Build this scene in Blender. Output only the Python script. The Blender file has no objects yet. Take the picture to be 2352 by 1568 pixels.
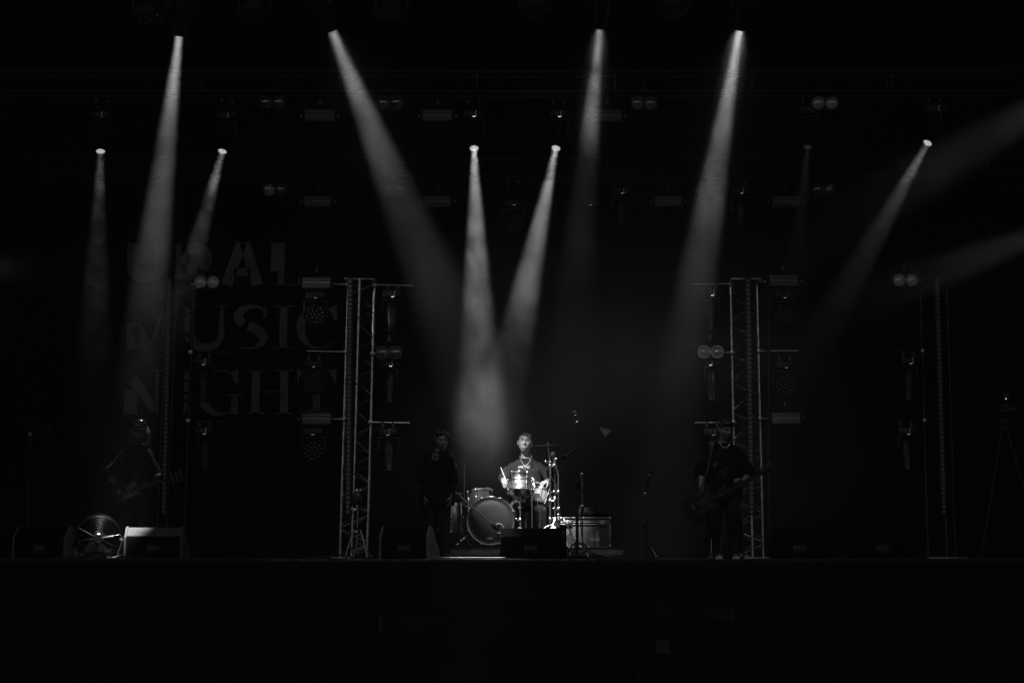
import bpy, bmesh, math, random
from mathutils import Vector, Matrix, Quaternion, noise
random.seed(7)
S = bpy.context.scene
COL = S.collection
R = math.radians

# ------------------------------------------------------------------ camera
F = 4000.0                                   # focal length in units of a 2352 px wide frame
TH = math.atan(496.0 / F)                    # the camera looks up a little
FLOOR = 1.5                                  # stage floor height
CZ = 1.515                                   # eye height: level with the stage floor
cam = bpy.data.cameras.new('camera')
cam_o = bpy.data.objects.new('camera', cam)
COL.objects.link(cam_o)
cam.sensor_width = 36.0
cam.lens = 36.0 * F / 2352.0
cam.clip_end = 400.0
cam_o.location = (0, 0, CZ)
cam_o.rotation_euler = (math.pi / 2 + TH, 0, 0)
S.camera = cam_o

# ------------------------------------------------------------------ night sky
world = bpy.data.worlds.new('World')
S.world = world
world.use_nodes = True
wn = world.node_tree
sky = wn.nodes.new('ShaderNodeTexSky')
sky.sky_type = 'NISHITA'
sky.sun_disc = False
sky.sun_elevation = R(-2.0)
sky.sun_rotation = R(200)
bw = wn.nodes.new('ShaderNodeRGBToBW')       # black and white photograph
wn.links.new(sky.outputs[0], bw.inputs[0])
wn.links.new(bw.outputs[0], wn.nodes['Background'].inputs[0])
wn.nodes['Background'].inputs[1].default_value = 0.30

S.view_settings.view_transform = 'Standard'
S.view_settings.look = 'None'
S.view_settings.exposure = 0.0
S.view_settings.gamma = 1.0
cy = S.cycles
cy.use_denoising = True
cy.denoising_input_passes = 'RGB_ALBEDO_NORMAL'
cy.max_bounces = 4
cy.diffuse_bounces = 2
cy.glossy_bounces = 2
cy.transmission_bounces = 4
cy.volume_bounces = 0
cy.transparent_max_bounces = 12
cy.sample_clamp_indirect = 1.0
cy.volume_max_steps = 512


HAZE = 0.0023


def P(px, py, Y):
    """the point at depth Y that lies on pixel (px, py) of a 2352 px wide frame"""
    a = (784.0 - py) / F
    c, s = math.cos(TH), math.sin(TH)
    Z = Y * (a * c + s) / (c - a * s)
    d = Y * c + Z * s
    return Vector(((px - 1176.0) / F * d, Y, CZ + Z))


def fl(px, Y, z=0.0):
    """a point on the stage floor"""
    p = P(px, 1280, Y)
    return Vector((p.x, Y, FLOOR + z))


# ------------------------------------------------------------------ materials
MATS = {}


def mat(name, c, rough=0.5, metal=0.0, spec=0.5, bump=0.0, bscale=60.0, var=0.0, vscale=8.0, coat=0.0, sheen=0.0):
    m = bpy.data.materials.new(name)
    m.use_nodes = True
    nt = m.node_tree
    b = nt.nodes['Principled BSDF']
    b.inputs['Base Color'].default_value = (c, c, c, 1)
    b.inputs['Roughness'].default_value = rough
    b.inputs['Metallic'].default_value = metal
    b.inputs['Specular IOR Level'].default_value = spec
    b.inputs['Coat Weight'].default_value = coat
    if sheen:
        b.inputs['Sheen Weight'].default_value = sheen
    tc = nt.nodes.new('ShaderNodeTexCoord')
    if var:
        n = nt.nodes.new('ShaderNodeTexNoise')
        n.inputs['Scale'].default_value = vscale
        n.inputs['Detail'].default_value = 4
        nt.links.new(tc.outputs['Object'], n.inputs['Vector'])
        r = nt.nodes.new('ShaderNodeMapRange')
        r.inputs[1].default_value = 0.3
        r.inputs[2].default_value = 0.7
        r.inputs[3].default_value = c * (1 - var)
        r.inputs[4].default_value = c * (1 + var)
        nt.links.new(n.outputs['Fac'], r.inputs[0])
        nt.links.new(r.outputs[0], b.inputs['Base Color'])
    if bump:
        n2 = nt.nodes.new('ShaderNodeTexNoise')
        n2.inputs['Scale'].default_value = bscale
        n2.inputs['Detail'].default_value = 3
        nt.links.new(tc.outputs['Object'], n2.inputs['Vector'])
        bp = nt.nodes.new('ShaderNodeBump')
        bp.inputs['Strength'].default_value = bump
        bp.inputs['Distance'].default_value = 0.02
        nt.links.new(n2.outputs['Fac'], bp.inputs['Height'])
        nt.links.new(bp.outputs[0], b.inputs['Normal'])
    MATS[name] = m
    return m


mat('black_paint', .014, .45, bump=.15, bscale=90, var=.3)
mat('pitch_black', .004, .9, spec=.1)
mat('black_plastic', .012, .35)
mat('black_cloth', .012, .95, spec=.1, bump=.3, bscale=14, var=.3, vscale=3)
mat('stage_paint', .02, .55, bump=.2, bscale=30, var=.35, vscale=4)
mat('ground', .035, .9, bump=.4, bscale=8, var=.35, vscale=1.5)
mat('backdrop_cloth', .016, .9, spec=.1, bump=.25, bscale=3, var=.2, vscale=1)
mat('backdrop_print', .28, .9, spec=.1, var=.4, vscale=1.1)
mat('skirt_print', .055, .9, spec=.1, var=.2)
mat('truss_dark', .07, .4, 1.0, bump=.05, bscale=40, var=.2, vscale=12)
mat('aluminium', .72, .24, 1.0, bump=.12, bscale=25, var=.35, vscale=9)
mat('case_edge', .25, .35, 1.0, var=.2, vscale=20)
mat('steel', .5, .3, 1.0, var=.15, vscale=20)
mat('chrome', .85, .2, 1.0)
mat('brass', .55, .22, 1.0, var=.12, vscale=15)
mat('glass_dark', .015, .08, 0, spec=.8, coat=.5)
mat('reflector', .7, .12, 1.0)
mat('batten_cell', .16, .2, 0, spec=.8)
mat('led_cell', .03, .25, 0, spec=.7)
mat('panel_grey', .12, .4, var=.1)
mat('tube_white', .6, .3)
mat('skin', .15, .5, spec=.35, bump=.05, bscale=120, var=.12, vscale=25)
mat('hair', .010, .45, bump=.6, bscale=90)
mat('hair_fair', .06, .5, bump=.6, bscale=70)
mat('shirt', .009, .95, spec=.1, bump=.4, bscale=14, var=.3, vscale=7)
mat('jeans', .02, .9, spec=.1, bump=.5, bscale=9, var=.3)
mat('shirt_print', .42, .8, var=.3, vscale=30)
mat('shirt_print_dark', .09, .9, var=.6, vscale=14)
mat('shoe', .02, .5)
mat('vinyl_cap', .02, .18, coat=.6)
mat('gold', .75, .22, 1.0)
mat('drum_head', .010, .45, bump=.05, bscale=20, var=.15)
mat('drum_head_pale', .09, .55, var=.15)
mat('drum_wrap', .17, .34, .9, bump=.12, bscale=160, var=.45, vscale=34, coat=.4)
mat('drum_black', .016, .25, coat=.6)
mat('lacquer', .010, .4, spec=.25, var=.3)
mat('clamp_steel', .10, .4, 1.0)
mat('reflector_dull', .12, .3, 1.0)
mat('sticker', .62, .5)
mat('wood', .25, .5, var=.25, vscale=12)
mat('maple', .03, .5, var=.2, vscale=10)
mat('case_laminate', .055, .42, bump=.1, bscale=80, var=.2)
mat('riser_edge', .17, .6, var=.2, vscale=8)
mat('riser_black', .02, .6, var=.3)
mat('wedge_lit_pale', .13, .55, bump=.35, bscale=120, var=.2)
mat('plastic_clear', .25, .1, spec=.8, coat=.3)
mat('pale_matte', .6, .8)
mat('cable', .02, .4)
mat('strap', .03, .7)


def emission_lens(name, strength, pattern=0.5, scale=60.0):
    """a lit lens: it gives off light and lets the lamp behind it shine through"""
    m = bpy.data.materials.new(name)
    m.use_nodes = True
    nt = m.node_tree
    nt.nodes.clear()
    o = nt.nodes.new('ShaderNodeOutputMaterial')
    a = nt.nodes.new('ShaderNodeAddShader')
    e = nt.nodes.new('ShaderNodeEmission')
    t = nt.nodes.new('ShaderNodeBsdfTransparent')
    tc = nt.nodes.new('ShaderNodeTexCoord')
    v = nt.nodes.new('ShaderNodeTexVoronoi')
    v.inputs['Scale'].default_value = scale
    r = nt.nodes.new('ShaderNodeMapRange')
    r.inputs[1].default_value = 0.0
    r.inputs[2].default_value = 0.7
    r.inputs[3].default_value = strength
    r.inputs[4].default_value = strength * (1 - pattern)
    nt.links.new(tc.outputs['Object'], v.inputs['Vector'])
    nt.links.new(v.outputs['Distance'], r.inputs[0])
    nt.links.new(r.outputs[0], e.inputs['Strength'])
    nt.links.new(e.outputs[0], a.inputs[0])
    nt.links.new(t.outputs[0], a.inputs[1])
    nt.links.new(a.outputs[0], o.inputs['Surface'])
    m.cycles.emission_sampling = 'NONE'
    MATS[name] = m


emission_lens('lens_lit', 1.0, .75, 70)
emission_lens('lens_dim', .02, .6, 60)


def led_mat(name, s):
    m = bpy.data.materials.new(name)
    m.use_nodes = True
    nt = m.node_tree
    nt.nodes.clear()
    o = nt.nodes.new('ShaderNodeOutputMaterial')
    e = nt.nodes.new('ShaderNodeEmission')
    e.inputs['Strength'].default_value = s
    nt.links.new(e.outputs[0], o.inputs['Surface'])
    m.cycles.emission_sampling = 'NONE'
    MATS[name] = m


led_mat('status_led', 1.2)
led_mat('status_led_dim', .25)


# ------------------------------------------------------------------ mesh builder
def frame_of(d):
    d = Vector(d).normalized()
    q = d.to_track_quat('Z', 'Y')
    m = q.to_matrix()
    return m.col[0].copy(), m.col[1].copy(), d


class MB:
    def __init__(self):
        self.v = []
        self.f = []

    def add(self, vs, fs, M=None):
        o = len(self.v)
        for p in vs:
            p = Vector(p)
            self.v.append(M @ p if M is not None else p)
        for f in fs:
            self.f.append([i + o for i in f])
        return self

    def box(self, c, s, rot=None, bevel=0.0):
        bm = bmesh.new()
        bmesh.ops.create_cube(bm, size=1.0)
        bmesh.ops.scale(bm, verts=bm.verts, vec=s)
        if bevel:
            bmesh.ops.bevel(bm, geom=bm.edges[:], offset=bevel, segments=2, affect='EDGES', profile=.5)
        bm.verts.index_update()
        M = Matrix.Translation(Vector(c))
        if rot is not None:
            M = M @ (rot.to_4x4() if hasattr(rot, 'to_4x4') else rot)
        self.add([v.co.copy() for v in bm.verts], [[v.index for v in f.verts] for f in bm.faces], M)
        bm.free()
        return self

    def loft(self, rings, cap=True):
        """rings: lists of points, all of one length"""
        n = len(rings[0])
        vs = [p for r in rings for p in r]
        fs = []
        for k in range(len(rings) - 1):
            for i in range(n):
                j = (i + 1) % n
                fs.append([k * n + i, k * n + j, (k + 1) * n + j, (k + 1) * n + i])
        if cap:
            fs.append(list(range(n))[::-1])
            fs.append([(len(rings) - 1) * n + i for i in range(n)])
        return self.add(vs, fs)

    def cyl(self, a, b, r0, r1=None, n=12, cap=True):
        a, b = Vector(a), Vector(b)
        r1 = r0 if r1 is None else r1
        u, w, d = frame_of(b - a)
        rg = []
        for c, r in ((a, r0), (b, r1)):
            rg.append([c + u * (r * math.cos(2 * math.pi * i / n)) + w * (r * math.sin(2 * math.pi * i / n)) for i in range(n)])
        return self.loft(rg, cap)

    def tube(self, pts, rad, n=8, cap=True):
        pts = [Vector(p) for p in pts]
        if not hasattr(rad, '__len__'):
            rad = [rad] * len(pts)
        rg = []
        u = None
        for i, p in enumerate(pts):
            d = (pts[min(i + 1, len(pts) - 1)] - pts[max(i - 1, 0)])
            d = d.normalized() if d.length > 1e-9 else Vector((0, 0, 1))
            if u is None:
                u = d.orthogonal().normalized()
            u = (u - d * u.dot(d))
            u = u.normalized() if u.length > 1e-6 else d.orthogonal().normalized()
            w = d.cross(u)
            rg.append([p + u * (rad[i] * math.cos(2 * math.pi * k / n)) + w * (rad[i] * math.sin(2 * math.pi * k / n)) for k in range(n)])
        return self.loft(rg, cap)

    def lathe(self, prof, n=24, M=None, cap=True):
        """prof: (radius, z) pairs round the local z axis"""
        rg = [[Vector((r * math.cos(2 * math.pi * i / n), r * math.sin(2 * math.pi * i / n), z)) for i in range(n)] for r, z in prof]
        if M is not None:
            rg = [[M @ p for p in r] for r in rg]
        return self.loft(rg, cap)

    def sph(self, c, r, n=16, m=10, rot=None, lump=0.0, ls=8.0):
        if not hasattr(r, '__len__'):
            r = (r, r, r)
        M = Matrix.Translation(Vector(c))
        if rot is not None:
            M = M @ rot.to_4x4()
        rg = []
        for k in range(m + 1):
            t = math.pi * (k + .0) / m
            t = min(max(t, .04), math.pi - .04)
            ring = []
            for i in range(n):
                a = 2 * math.pi * i / n
                p = Vector((math.sin(t) * math.cos(a), math.sin(t) * math.sin(a), -math.cos(t)))
                g = 1 + (lump * noise.noise(p * ls + Vector(c)) if lump else 0)
                ring.append(M @ Vector((p.x * r[0] * g, p.y * r[1] * g, p.z * r[2] * g)))
            rg.append(ring)
        return self.loft(rg, True)

    def torus(self, c, RR, r, axis=(0, 0, 1), n=32, m=8, a0=0.0, a1=2 * math.pi, sx=1.0, sy=1.0):
        u, w, d = frame_of(axis)
        c = Vector(c)
        full = abs(a1 - a0 - 2 * math.pi) < 1e-6
        k = n if full else n + 1
        rg = []
        for i in range(k):
            a = a0 + (a1 - a0) * i / n
            e = u * (math.cos(a) * sx) + w * (math.sin(a) * sy)
            rg.append([c + e * RR + (e.normalized() * math.cos(2 * math.pi * j / m) + d * math.sin(2 * math.pi * j / m)) * r for j in range(m)])
        if full:
            vs = [p for q in rg for p in q]
            fs = []
            for a in range(n):
                b = (a + 1) % n
                for j in range(m):
                    l = (j + 1) % m
                    fs.append([a * m + j, a * m + l, b * m + l, b * m + j])
            return self.add(vs, fs)
        return self.loft(rg, True)

    def prism(self, pts, h, M=None):
        """pts: outline in the local xy plane, extruded from z=0 to z=h"""
        n = len(pts)
        vs = [Vector((x, y, 0)) for x, y in pts] + [Vector((x, y, h)) for x, y in pts]
        fs = [[i, (i + 1) % n, n + (i + 1) % n, n + i] for i in range(n)]
        fs += [list(range(n))[::-1], [n + i for i in range(n)]]
        return self.add(vs, fs, M)

    def mesh(self, name, m=None, smooth=40):
        me = bpy.data.meshes.new(name)
        me.from_pydata([tuple(p) for p in self.v], [], self.f)
        bm = bmesh.new()
        bm.from_mesh(me)
        bmesh.ops.recalc_face_normals(bm, faces=bm.faces)
        bm.to_mesh(me)
        bm.free()
        if smooth:
            me.polygons.foreach_set('use_smooth', [True] * len(me.polygons))
            try:
                me.set_sharp_from_angle(angle=R(smooth))
            except Exception:
                pass
        if m:
            me.materials.append(MATS[m])
        return me

    def build(self, name, m, parent=None, smooth=40, loc=None):
        o = bpy.data.objects.new(name, self.mesh(name, m, smooth))
        COL.objects.link(o)
        o.parent = parent
        if loc is not None:
            o.location = loc
        return o


def fuse(mb, name, m, parent=None, voxel=.006, relax=4, fac=.5, folds=0.0, fs=(7, 7, 4)):
    """melt overlapping shapes into one continuous surface"""
    me = bpy.data.meshes.new(name)
    me.from_pydata([tuple(p) for p in mb.v], [], mb.f)
    bm = bmesh.new()
    bm.from_mesh(me)
    bmesh.ops.recalc_face_normals(bm, faces=bm.faces)
    bm.to_mesh(me)
    bm.free()
    o = bpy.data.objects.new(name, me)
    COL.objects.link(o)
    r = o.modifiers.new('r', 'REMESH')
    r.mode = 'VOXEL'
    r.voxel_size = voxel
    r.use_smooth_shade = True
    if relax:
        s = o.modifiers.new('s', 'SMOOTH')
        s.factor = fac
        s.iterations = relax
    dg = bpy.context.evaluated_depsgraph_get()
    new = bpy.data.meshes.new_from_object(o.evaluated_get(dg))
    o.modifiers.clear()
    o.data = new
    bpy.data.meshes.remove(me)
    new.name = name
    new.materials.clear()
    new.materials.append(MATS[m])
    new.polygons.foreach_set('use_smooth', [True] * len(new.polygons))
    if folds:
        nr = [v.normal.copy() for v in new.vertices]
        for v, nn in zip(new.vertices, nr):
            q = Vector((v.co.x * fs[0], v.co.y * fs[1], v.co.z * fs[2]))
            q2 = q + Vector((v.co.z * 3, 0, v.co.x * 4))
            w = noise.noise(q2) + .55 * noise.noise(q2 * 2.3 + Vector((5, 1, 2)))
            w = (1 - abs(w)) ** 3 - .4
            v.co += nn * (folds * w)
    o.parent = parent
    return o


def tag(o, label=None, cat=None, group=None, kind=None):
    if label:
        o['label'] = label
    if cat:
        o['category'] = cat
    if group:
        o['group'] = group
    if kind:
        o['kind'] = kind
    return o


def empty(name, loc=(0, 0, 0), rot=(0, 0, 0)):
    o = bpy.data.objects.new(name, None)
    COL.objects.link(o)
    o.location = loc
    o.rotation_euler = rot
    o.empty_display_size = .1
    return o


def copy_tree(o, parent=None):
    c = o.copy()
    COL.objects.link(c)
    c.parent = parent
    for ch in list(o.children):
        copy_tree(ch, c)
    return c


_rods = {}


def rod(name, a, b, r, m, parent, n=6):
    """a straight bar as an object of its own; alike bars share one mesh"""
    a, b = Vector(a), Vector(b)
    L = round((b - a).length, 4)
    k = (round(r, 4), L, m, n)
    if k not in _rods:
        _rods[k] = MB().cyl((0, 0, 0), (0, 0, L), r, n=n).mesh(name, m)
    o = bpy.data.objects.new(name, _rods[k])
    COL.objects.link(o)
    o.parent = parent
    o.location = a
    o.rotation_euler = (b - a).to_track_quat('Z', 'Y').to_euler()
    return o

# ------------------------------------------------------------------ lettering
def text(name, s, size, m, loc, parent, bold=0.0, sx=1.0, align='LEFT', rot=(math.pi / 2, 0, 0), depth=.002):
    c = bpy.data.curves.new(name, 'FONT')
    c.body = s
    c.size = size
    c.offset = bold
    c.extrude = depth
    c.align_x = align
    t = bpy.data.objects.new(name, c)
    COL.objects.link(t)
    dg = bpy.context.evaluated_depsgraph_get()
    me = bpy.data.meshes.new_from_object(t.evaluated_get(dg))
    bpy.data.objects.remove(t)
    bpy.data.curves.remove(c)
    me.materials.clear()
    me.materials.append(MATS[m])
    o = bpy.data.objects.new(name, me)
    COL.objects.link(o)
    o.parent = parent
    o.location = loc
    o.rotation_euler = rot
    o.scale = (sx, 1, 1)
    return o


def stroke_mesh(strokes, polys, w, h, name, m, parent, loc, depth=.004):
    """a letter drawn with strokes of changing width; unit box 0..1 scaled to w x h; it stands in the xz plane, facing -y"""
    mb = MB()

    def emit(pts):
        vs = [Vector((x * w, 0, y * h)) for x, y in pts] + [Vector((x * w, -depth, y * h)) for x, y in pts]
        n = len(pts)
        fs = [[i, (i + 1) % n, n + (i + 1) % n, n + i] for i in range(n)] + [list(range(n)), [n + i for i in range(n)]]
        mb.add(vs, fs)
    for st in strokes:
        # (x, y, half width in units of h)
        pts = [Vector((x * w / h, y)) for x, y, _ in st]
        L, Q = [], []
        for i, p in enumerate(pts):
            d = pts[min(i + 1, len(pts) - 1)] - pts[max(i - 1, 0)]
            d.normalize()
            nrm = Vector((-d.y, d.x))
            L.append(p + nrm * st[i][2])
            Q.append(p - nrm * st[i][2])
        for i in range(len(pts) - 1):
            emit([(q.x * h / w, q.y) for q in (L[i], L[i + 1], Q[i + 1], Q[i])])
    for pl in polys:
        emit(pl)
    return mb.build(name, m, parent, smooth=0, loc=loc)


def arc(cx, cy, rx, ry, a0, a1, wf, n=28):
    out = []
    for i in range(n + 1):
        a = R(a0 + (a1 - a0) * i / n)
        out.append((cx + rx * math.cos(a), cy + ry * math.sin(a), wf(math.degrees(a))))
    return out


def serif(x0, x1, y, up):
    """a bracketed serif between x0 and x1"""
    t = .035 if up else -.035
    return [(x0, y), (x1, y), (x1 - .02, y + t), (x0 + .02, y + t)]


# ------------------------------------------------------------------ ground, stage
g = MB()
g.add([(-40, -30, 0), (40, -30, 0), (40, 50, 0), (-40, 50, 0)], [[0, 1, 2, 3]])
tag(g.build('ground', 'ground', smooth=0), 'dark trodden ground before the stage', kind='structure')

mat('glint_steel', .10, .45, .8, bump=.6, bscale=25, var=.8, vscale=9)
SF = 21.0                                    # stage front
stage = MB().box((0, SF + 5.5, FLOOR / 2 - .03), (19, 11, FLOOR - .06)).build('stage_floor', 'stage_paint', smooth=0)
tag(stage, 'black painted stage deck', kind='structure')
NP = 19
pm = MB().box((0, 0, 0), (.994, 1.994, .06), bevel=.004).mesh('deck_panel', 'stage_paint')
for i in range(NP):
    for j in range(5):
        o = bpy.data.objects.new('deck_panel', pm)
        COL.objects.link(o)
        o.parent = stage
        o.location = (-9 + i * 1.0, SF + 1.0 + j * 2.0, FLOOR - .03)
for i in range(9):
    a = MB().box((0, 0, 0), (1.996, .02, .03), bevel=.003)
    o = a.build('edge_strip', 'glint_steel' if i in (3, 4) else 'black_paint', stage)  # two segments coloured brighter to stand for glints along the edge
    o.location = (-8 + 2 * i, SF - .012, FLOOR - .014 + random.uniform(-.002, .002))

# the black skirt hanging from the stage edge, with its faint prints
sk = MB()
nx, nz = 160, 6
vs, fs = [], []
for k in range(nz + 1):
    for i in range(nx + 1):
        x = -9.5 + 19 * i / nx
        vs.append((x, SF - .06 - .012 * math.sin(x * 5.1) * (k / nz) - .008 * noise.noise(Vector((x * 2, k, 0))), FLOOR - .05 - (FLOOR - .05) * k / nz))
for k in range(nz):
    for i in range(nx):
        a = k * (nx + 1) + i
        fs.append([a, a + 1, a + nx + 2, a + nx + 1])
sk.add(vs, fs)
skirt = sk.build('stage_skirt', 'black_cloth', smooth=180)
tag(skirt, 'black cloth skirt with faint printed emblems along the stage front', 'stage skirt')


def skp(px, py):
    return P(px, py, SF - .10)


text('lettering', 'ЧЕРНОГО', .165, 'skirt_print', skp(415, 1553), skirt, sx=.82)
text('lettering', 'SIMA', .095, 'skirt_print', skp(1646, 1409), skirt, bold=.003)
text('lettering', 'LAND', .095, 'skirt_print', skp(1646, 1424), skirt, bold=.003)
mb = MB().torus((0, 0, 0), .062, .008, (0, 1, 0), 28, 5, R(-30), R(270))
mb.torus((.0, 0, -.012), .032, .007, (0, 1, 0), 20, 5, R(-30), R(230))
mb.build('emblem', 'skirt_print', skirt, loc=skp(1628, 1410))
MB().torus((0, 0, 0), .085, .005, (0, 1, 0), 32, 5).build('emblem', 'skirt_print', skirt, loc=skp(1523, 1403))
text('lettering', '5', .13, 'skirt_print', skp(1516, 1411), skirt, bold=.003)
MB().box((0, 0, 0), (.16, .004, .16)).build('emblem', 'skirt_print', skirt, loc=skp(1523, 1484))
text('lettering', 'ПРЕЗИДЕНТСКИЙ', .062, 'skirt_print', skp(903, 1420), skirt)
text('lettering', 'ФОНД КУЛЬТУРНЫХ', .062, 'skirt_print', skp(903, 1434), skirt)
text('lettering', 'ИНИЦИАТИВ', .062, 'skirt_print', skp(903, 1448), skirt)
for k in range(3):
    MB().box((0, 0, 0), (.055, .004, .06)).build('emblem', 'skirt_print', skirt, loc=skp(874, 1420 + 12.5 * k))
text('lettering', 'E1', .10, 'skirt_print', skp(1463, 1564), skirt, bold=.004)
text('lettering', 'RU', .10, 'skirt_print', skp(1520, 1564), skirt)
MB().torus((0, 0, 0), .05, .007, (0, 1, 0), 24, 5).build('emblem', 'skirt_print', skirt, loc=skp(1620, 1486))
text('lettering', 'ИНТЕРНЕТ', .055, 'skirt_print', skp(1638, 1482), skirt)

# ------------------------------------------------------------------ backdrop with the big words
BD = 29.0
bd = MB()
nx, nz = 90, 24
vs, fs = [], []
for k in range(nz + 1):
    for i in range(nx + 1):
        x = -9.6 + 19.2 * i / nx
        z = FLOOR + .02 + 9.6 * k / nz
        vs.append((x, BD + .03 * noise.noise(Vector((x * .8, z * .25, 3))), z))
for k in range(nz):
    for i in range(nx):
        a = k * (nx + 1) + i
        fs.append([a, a + 1, a + nx + 2, a + nx + 1])
bd.add(vs, fs)
back = bd.build('backdrop_banner', 'backdrop_cloth', smooth=180)
tag(back, 'huge black backdrop banner printed with three lines of large grey letters', 'banner')


def letter(x0, x1, y0, y1, strokes, polys=()):
    a = P(x0, y1, BD - .06)
    b = P(x1, y0, BD - .06)
    return stroke_mesh(strokes, list(polys), b.x - a.x, b.z - a.z, 'letter', 'backdrop_print', back, a)


def seg(x0, y0, x1, y1, hw0, hw1=None):
    return [(x0, y0, hw0), (x1, y1, hw0 if hw1 is None else hw1)]


T, t = .14, .012
# URAL: heavy sans above, thinner below
letter(290, 382, 558, 650, [[(.15, 1, T), (.15, .45, T)] + [(.5 - .35 * math.cos(R(a)), .42 - .28 * math.sin(R(a)), T) for a in range(15, 181, 15)] + [(.85, 1, T)]])
letter(401, 491, 558, 650, [seg(.16, 0, .16, 1, T), [(.16, .86, T), (.5, .86, T)] + [(.55 + .28 * math.cos(R(a)), .60 + .26 * math.sin(R(a)), T) for a in range(75, -91, -15)] + [(.16, .34, T)],
                              seg(.5, .36, .86, 0, .12, .10)])
letter(507, 607, 557, 655, [seg(.14, 0, .46, 1, .13, .12), seg(.86, 0, .54, 1, .13, .12), seg(.3, .30, .7, .30, .09)])
letter(623, 690, 557, 655, [seg(.22, .32, .22, 1, .16), seg(.34, .0, .34, .29, .075)], [[(.05, 0), (1, 0), (1, .022), (.05, .022)], [(.93, 0), (1, 0), (1, .2), (.97, .2)]])
# MUSIC
letter(287, 400, 701, 806, [seg(.16, 0, .16, .62, .14), seg(.2, .55, .50, .02, .14, .12), seg(.50, .02, .80, 1, .03, .03), seg(.88, 0, .88, 1, .12)], [serif(0, .34, 0, True), serif(.72, 1, 0, True), serif(.7, 1, 1, False)])
letter(417, 527, 701, 806, [[(.16, 1, .11), (.16, .5, .11)] + [(.5 - .34 * math.cos(R(a)), .40 - .33 * math.sin(R(a)), .115 - .045 * a / 180) for a in range(15, 181, 12)] + [(.84, 1, .03)]], [serif(0, .34, 1, False), serif(.7, .98, 1, False)])
letter(527, 620, 701, 802, [[(.90, .76, .010), (.84, .90, .02), (.70, .965, .028), (.5, .975, .05), (.30, .90, .09), (.20, .77, .11), (.22, .66, .11), (.34, .58, .10)],
                            [(.46, .53, .10), (.66, .46, .115), (.80, .36, .12), (.86, .25, .10), (.80, .12, .06), (.62, .035, .03), (.45, .02, .02), (.26, .05, .015)]],
       [[(.86, .72), (.92, .72), (.90, 1), (.80, .92)]])
letter(627, 675, 701, 802, [seg(.5, 0, .5, 1, .085)], [serif(0, 1, 0, True), serif(0, 1, 1, False)])
letter(680, 778, 701, 802, [arc(.54, .5, .44, .47, 42, 318, lambda a: .012 + .085 * max(0, -math.cos(R(a))) ** 1.5)], [[(.9, .66), (.97, .66), (.95, 1), (.78, .93)]])
# NIGHT
letter(286, 372, 848, 954, [seg(.16, 0, .16, .56, .145), seg(.2, .8, .82, .12, .12, .09), seg(.88, .05, .88, 1, .03)], [serif(0, .34, 0, True), serif(.72, 1, 1, False)])
letter(415, 447, 848, 951, [seg(.5, 0, .5, 1, .085)], [serif(0, 1, 0, True), serif(0, 1, 1, False)])
letter(456, 561, 848, 953, [arc(.5, .5, .44, .48, 48, 318, lambda a: .012 + .085 * max(0, -math.cos(R(a - 20))) ** 1.5), seg(.80, .02, .80, .44, .075)], [serif(.58, 1.0, .46, False), [(.78, .70), (.88, .70), (.87, 1), (.72, .93)]])
letter(561, 676, 848, 951, [seg(.22, 0, .22, 1, .09), seg(.80, 0, .80, 1, .09), seg(.22, .5, .80, .5, .011)], [serif(.03, .42, 0, True), serif(.6, .99, 0, True), serif(.03, .42, 1, False), serif(.6, .99, 1, False)])
letter(680, 774, 848, 945, [seg(.5, 0, .5, 1, .085), seg(0, .985, 1, .985, .014)], [serif(.26, .74, 0, True), [(0, 1), (.06, 1), (.12, .93), (.03, .66)], [(1, 1), (.94, 1), (.82, .93), (.98, .66)]])

pa, pb, pc = P(1376, 980, BD - .08), P(1404, 988, BD - .08), P(1390, 1003, BD - .08)
MB().add([pa, pb, pc, pa - Vector((0, .004, 0)), pb - Vector((0, .004, 0)), pc - Vector((0, .004, 0))], [[0, 1, 2], [5, 4, 3], [0, 3, 4, 1], [1, 4, 5, 2], [2, 5, 3, 0]]).build('pale_patch', 'pale_matte', back, smooth=0)  # small pale triangle set just before the backdrop cloth
# roof and side drapes
rf = MB().box((0, 24.2, 11.6), (22, 12.0, .12)).build('stage_roof', 'black_cloth', smooth=0)
tag(rf, 'black roof sheet over the stage', kind='structure')
for sx in (-1, 1):
    mb = MB()
    vs, fs = [], []
    for i in range(61):
        y = 21.6 + 7.2 * i / 60
        for k in range(5):
            vs.append((sx * (8.95 + .07 * math.sin(i * 1.35) + .03 * math.sin(i * .6 + k)), y, FLOOR + .02 + 2.45 * k))
    for i in range(60):
        for k in range(4):
            a = i * 5 + k
            fs.append([a, a + 5, a + 6, a + 1])
    mb.add(vs, fs)
    tag(mb.build('side_drape', 'black_cloth', smooth=180), 'black pleated drape closing the %s wing of the stage' % ('left' if sx < 0 else 'right'), 'drape', 'wing drapes')


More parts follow.
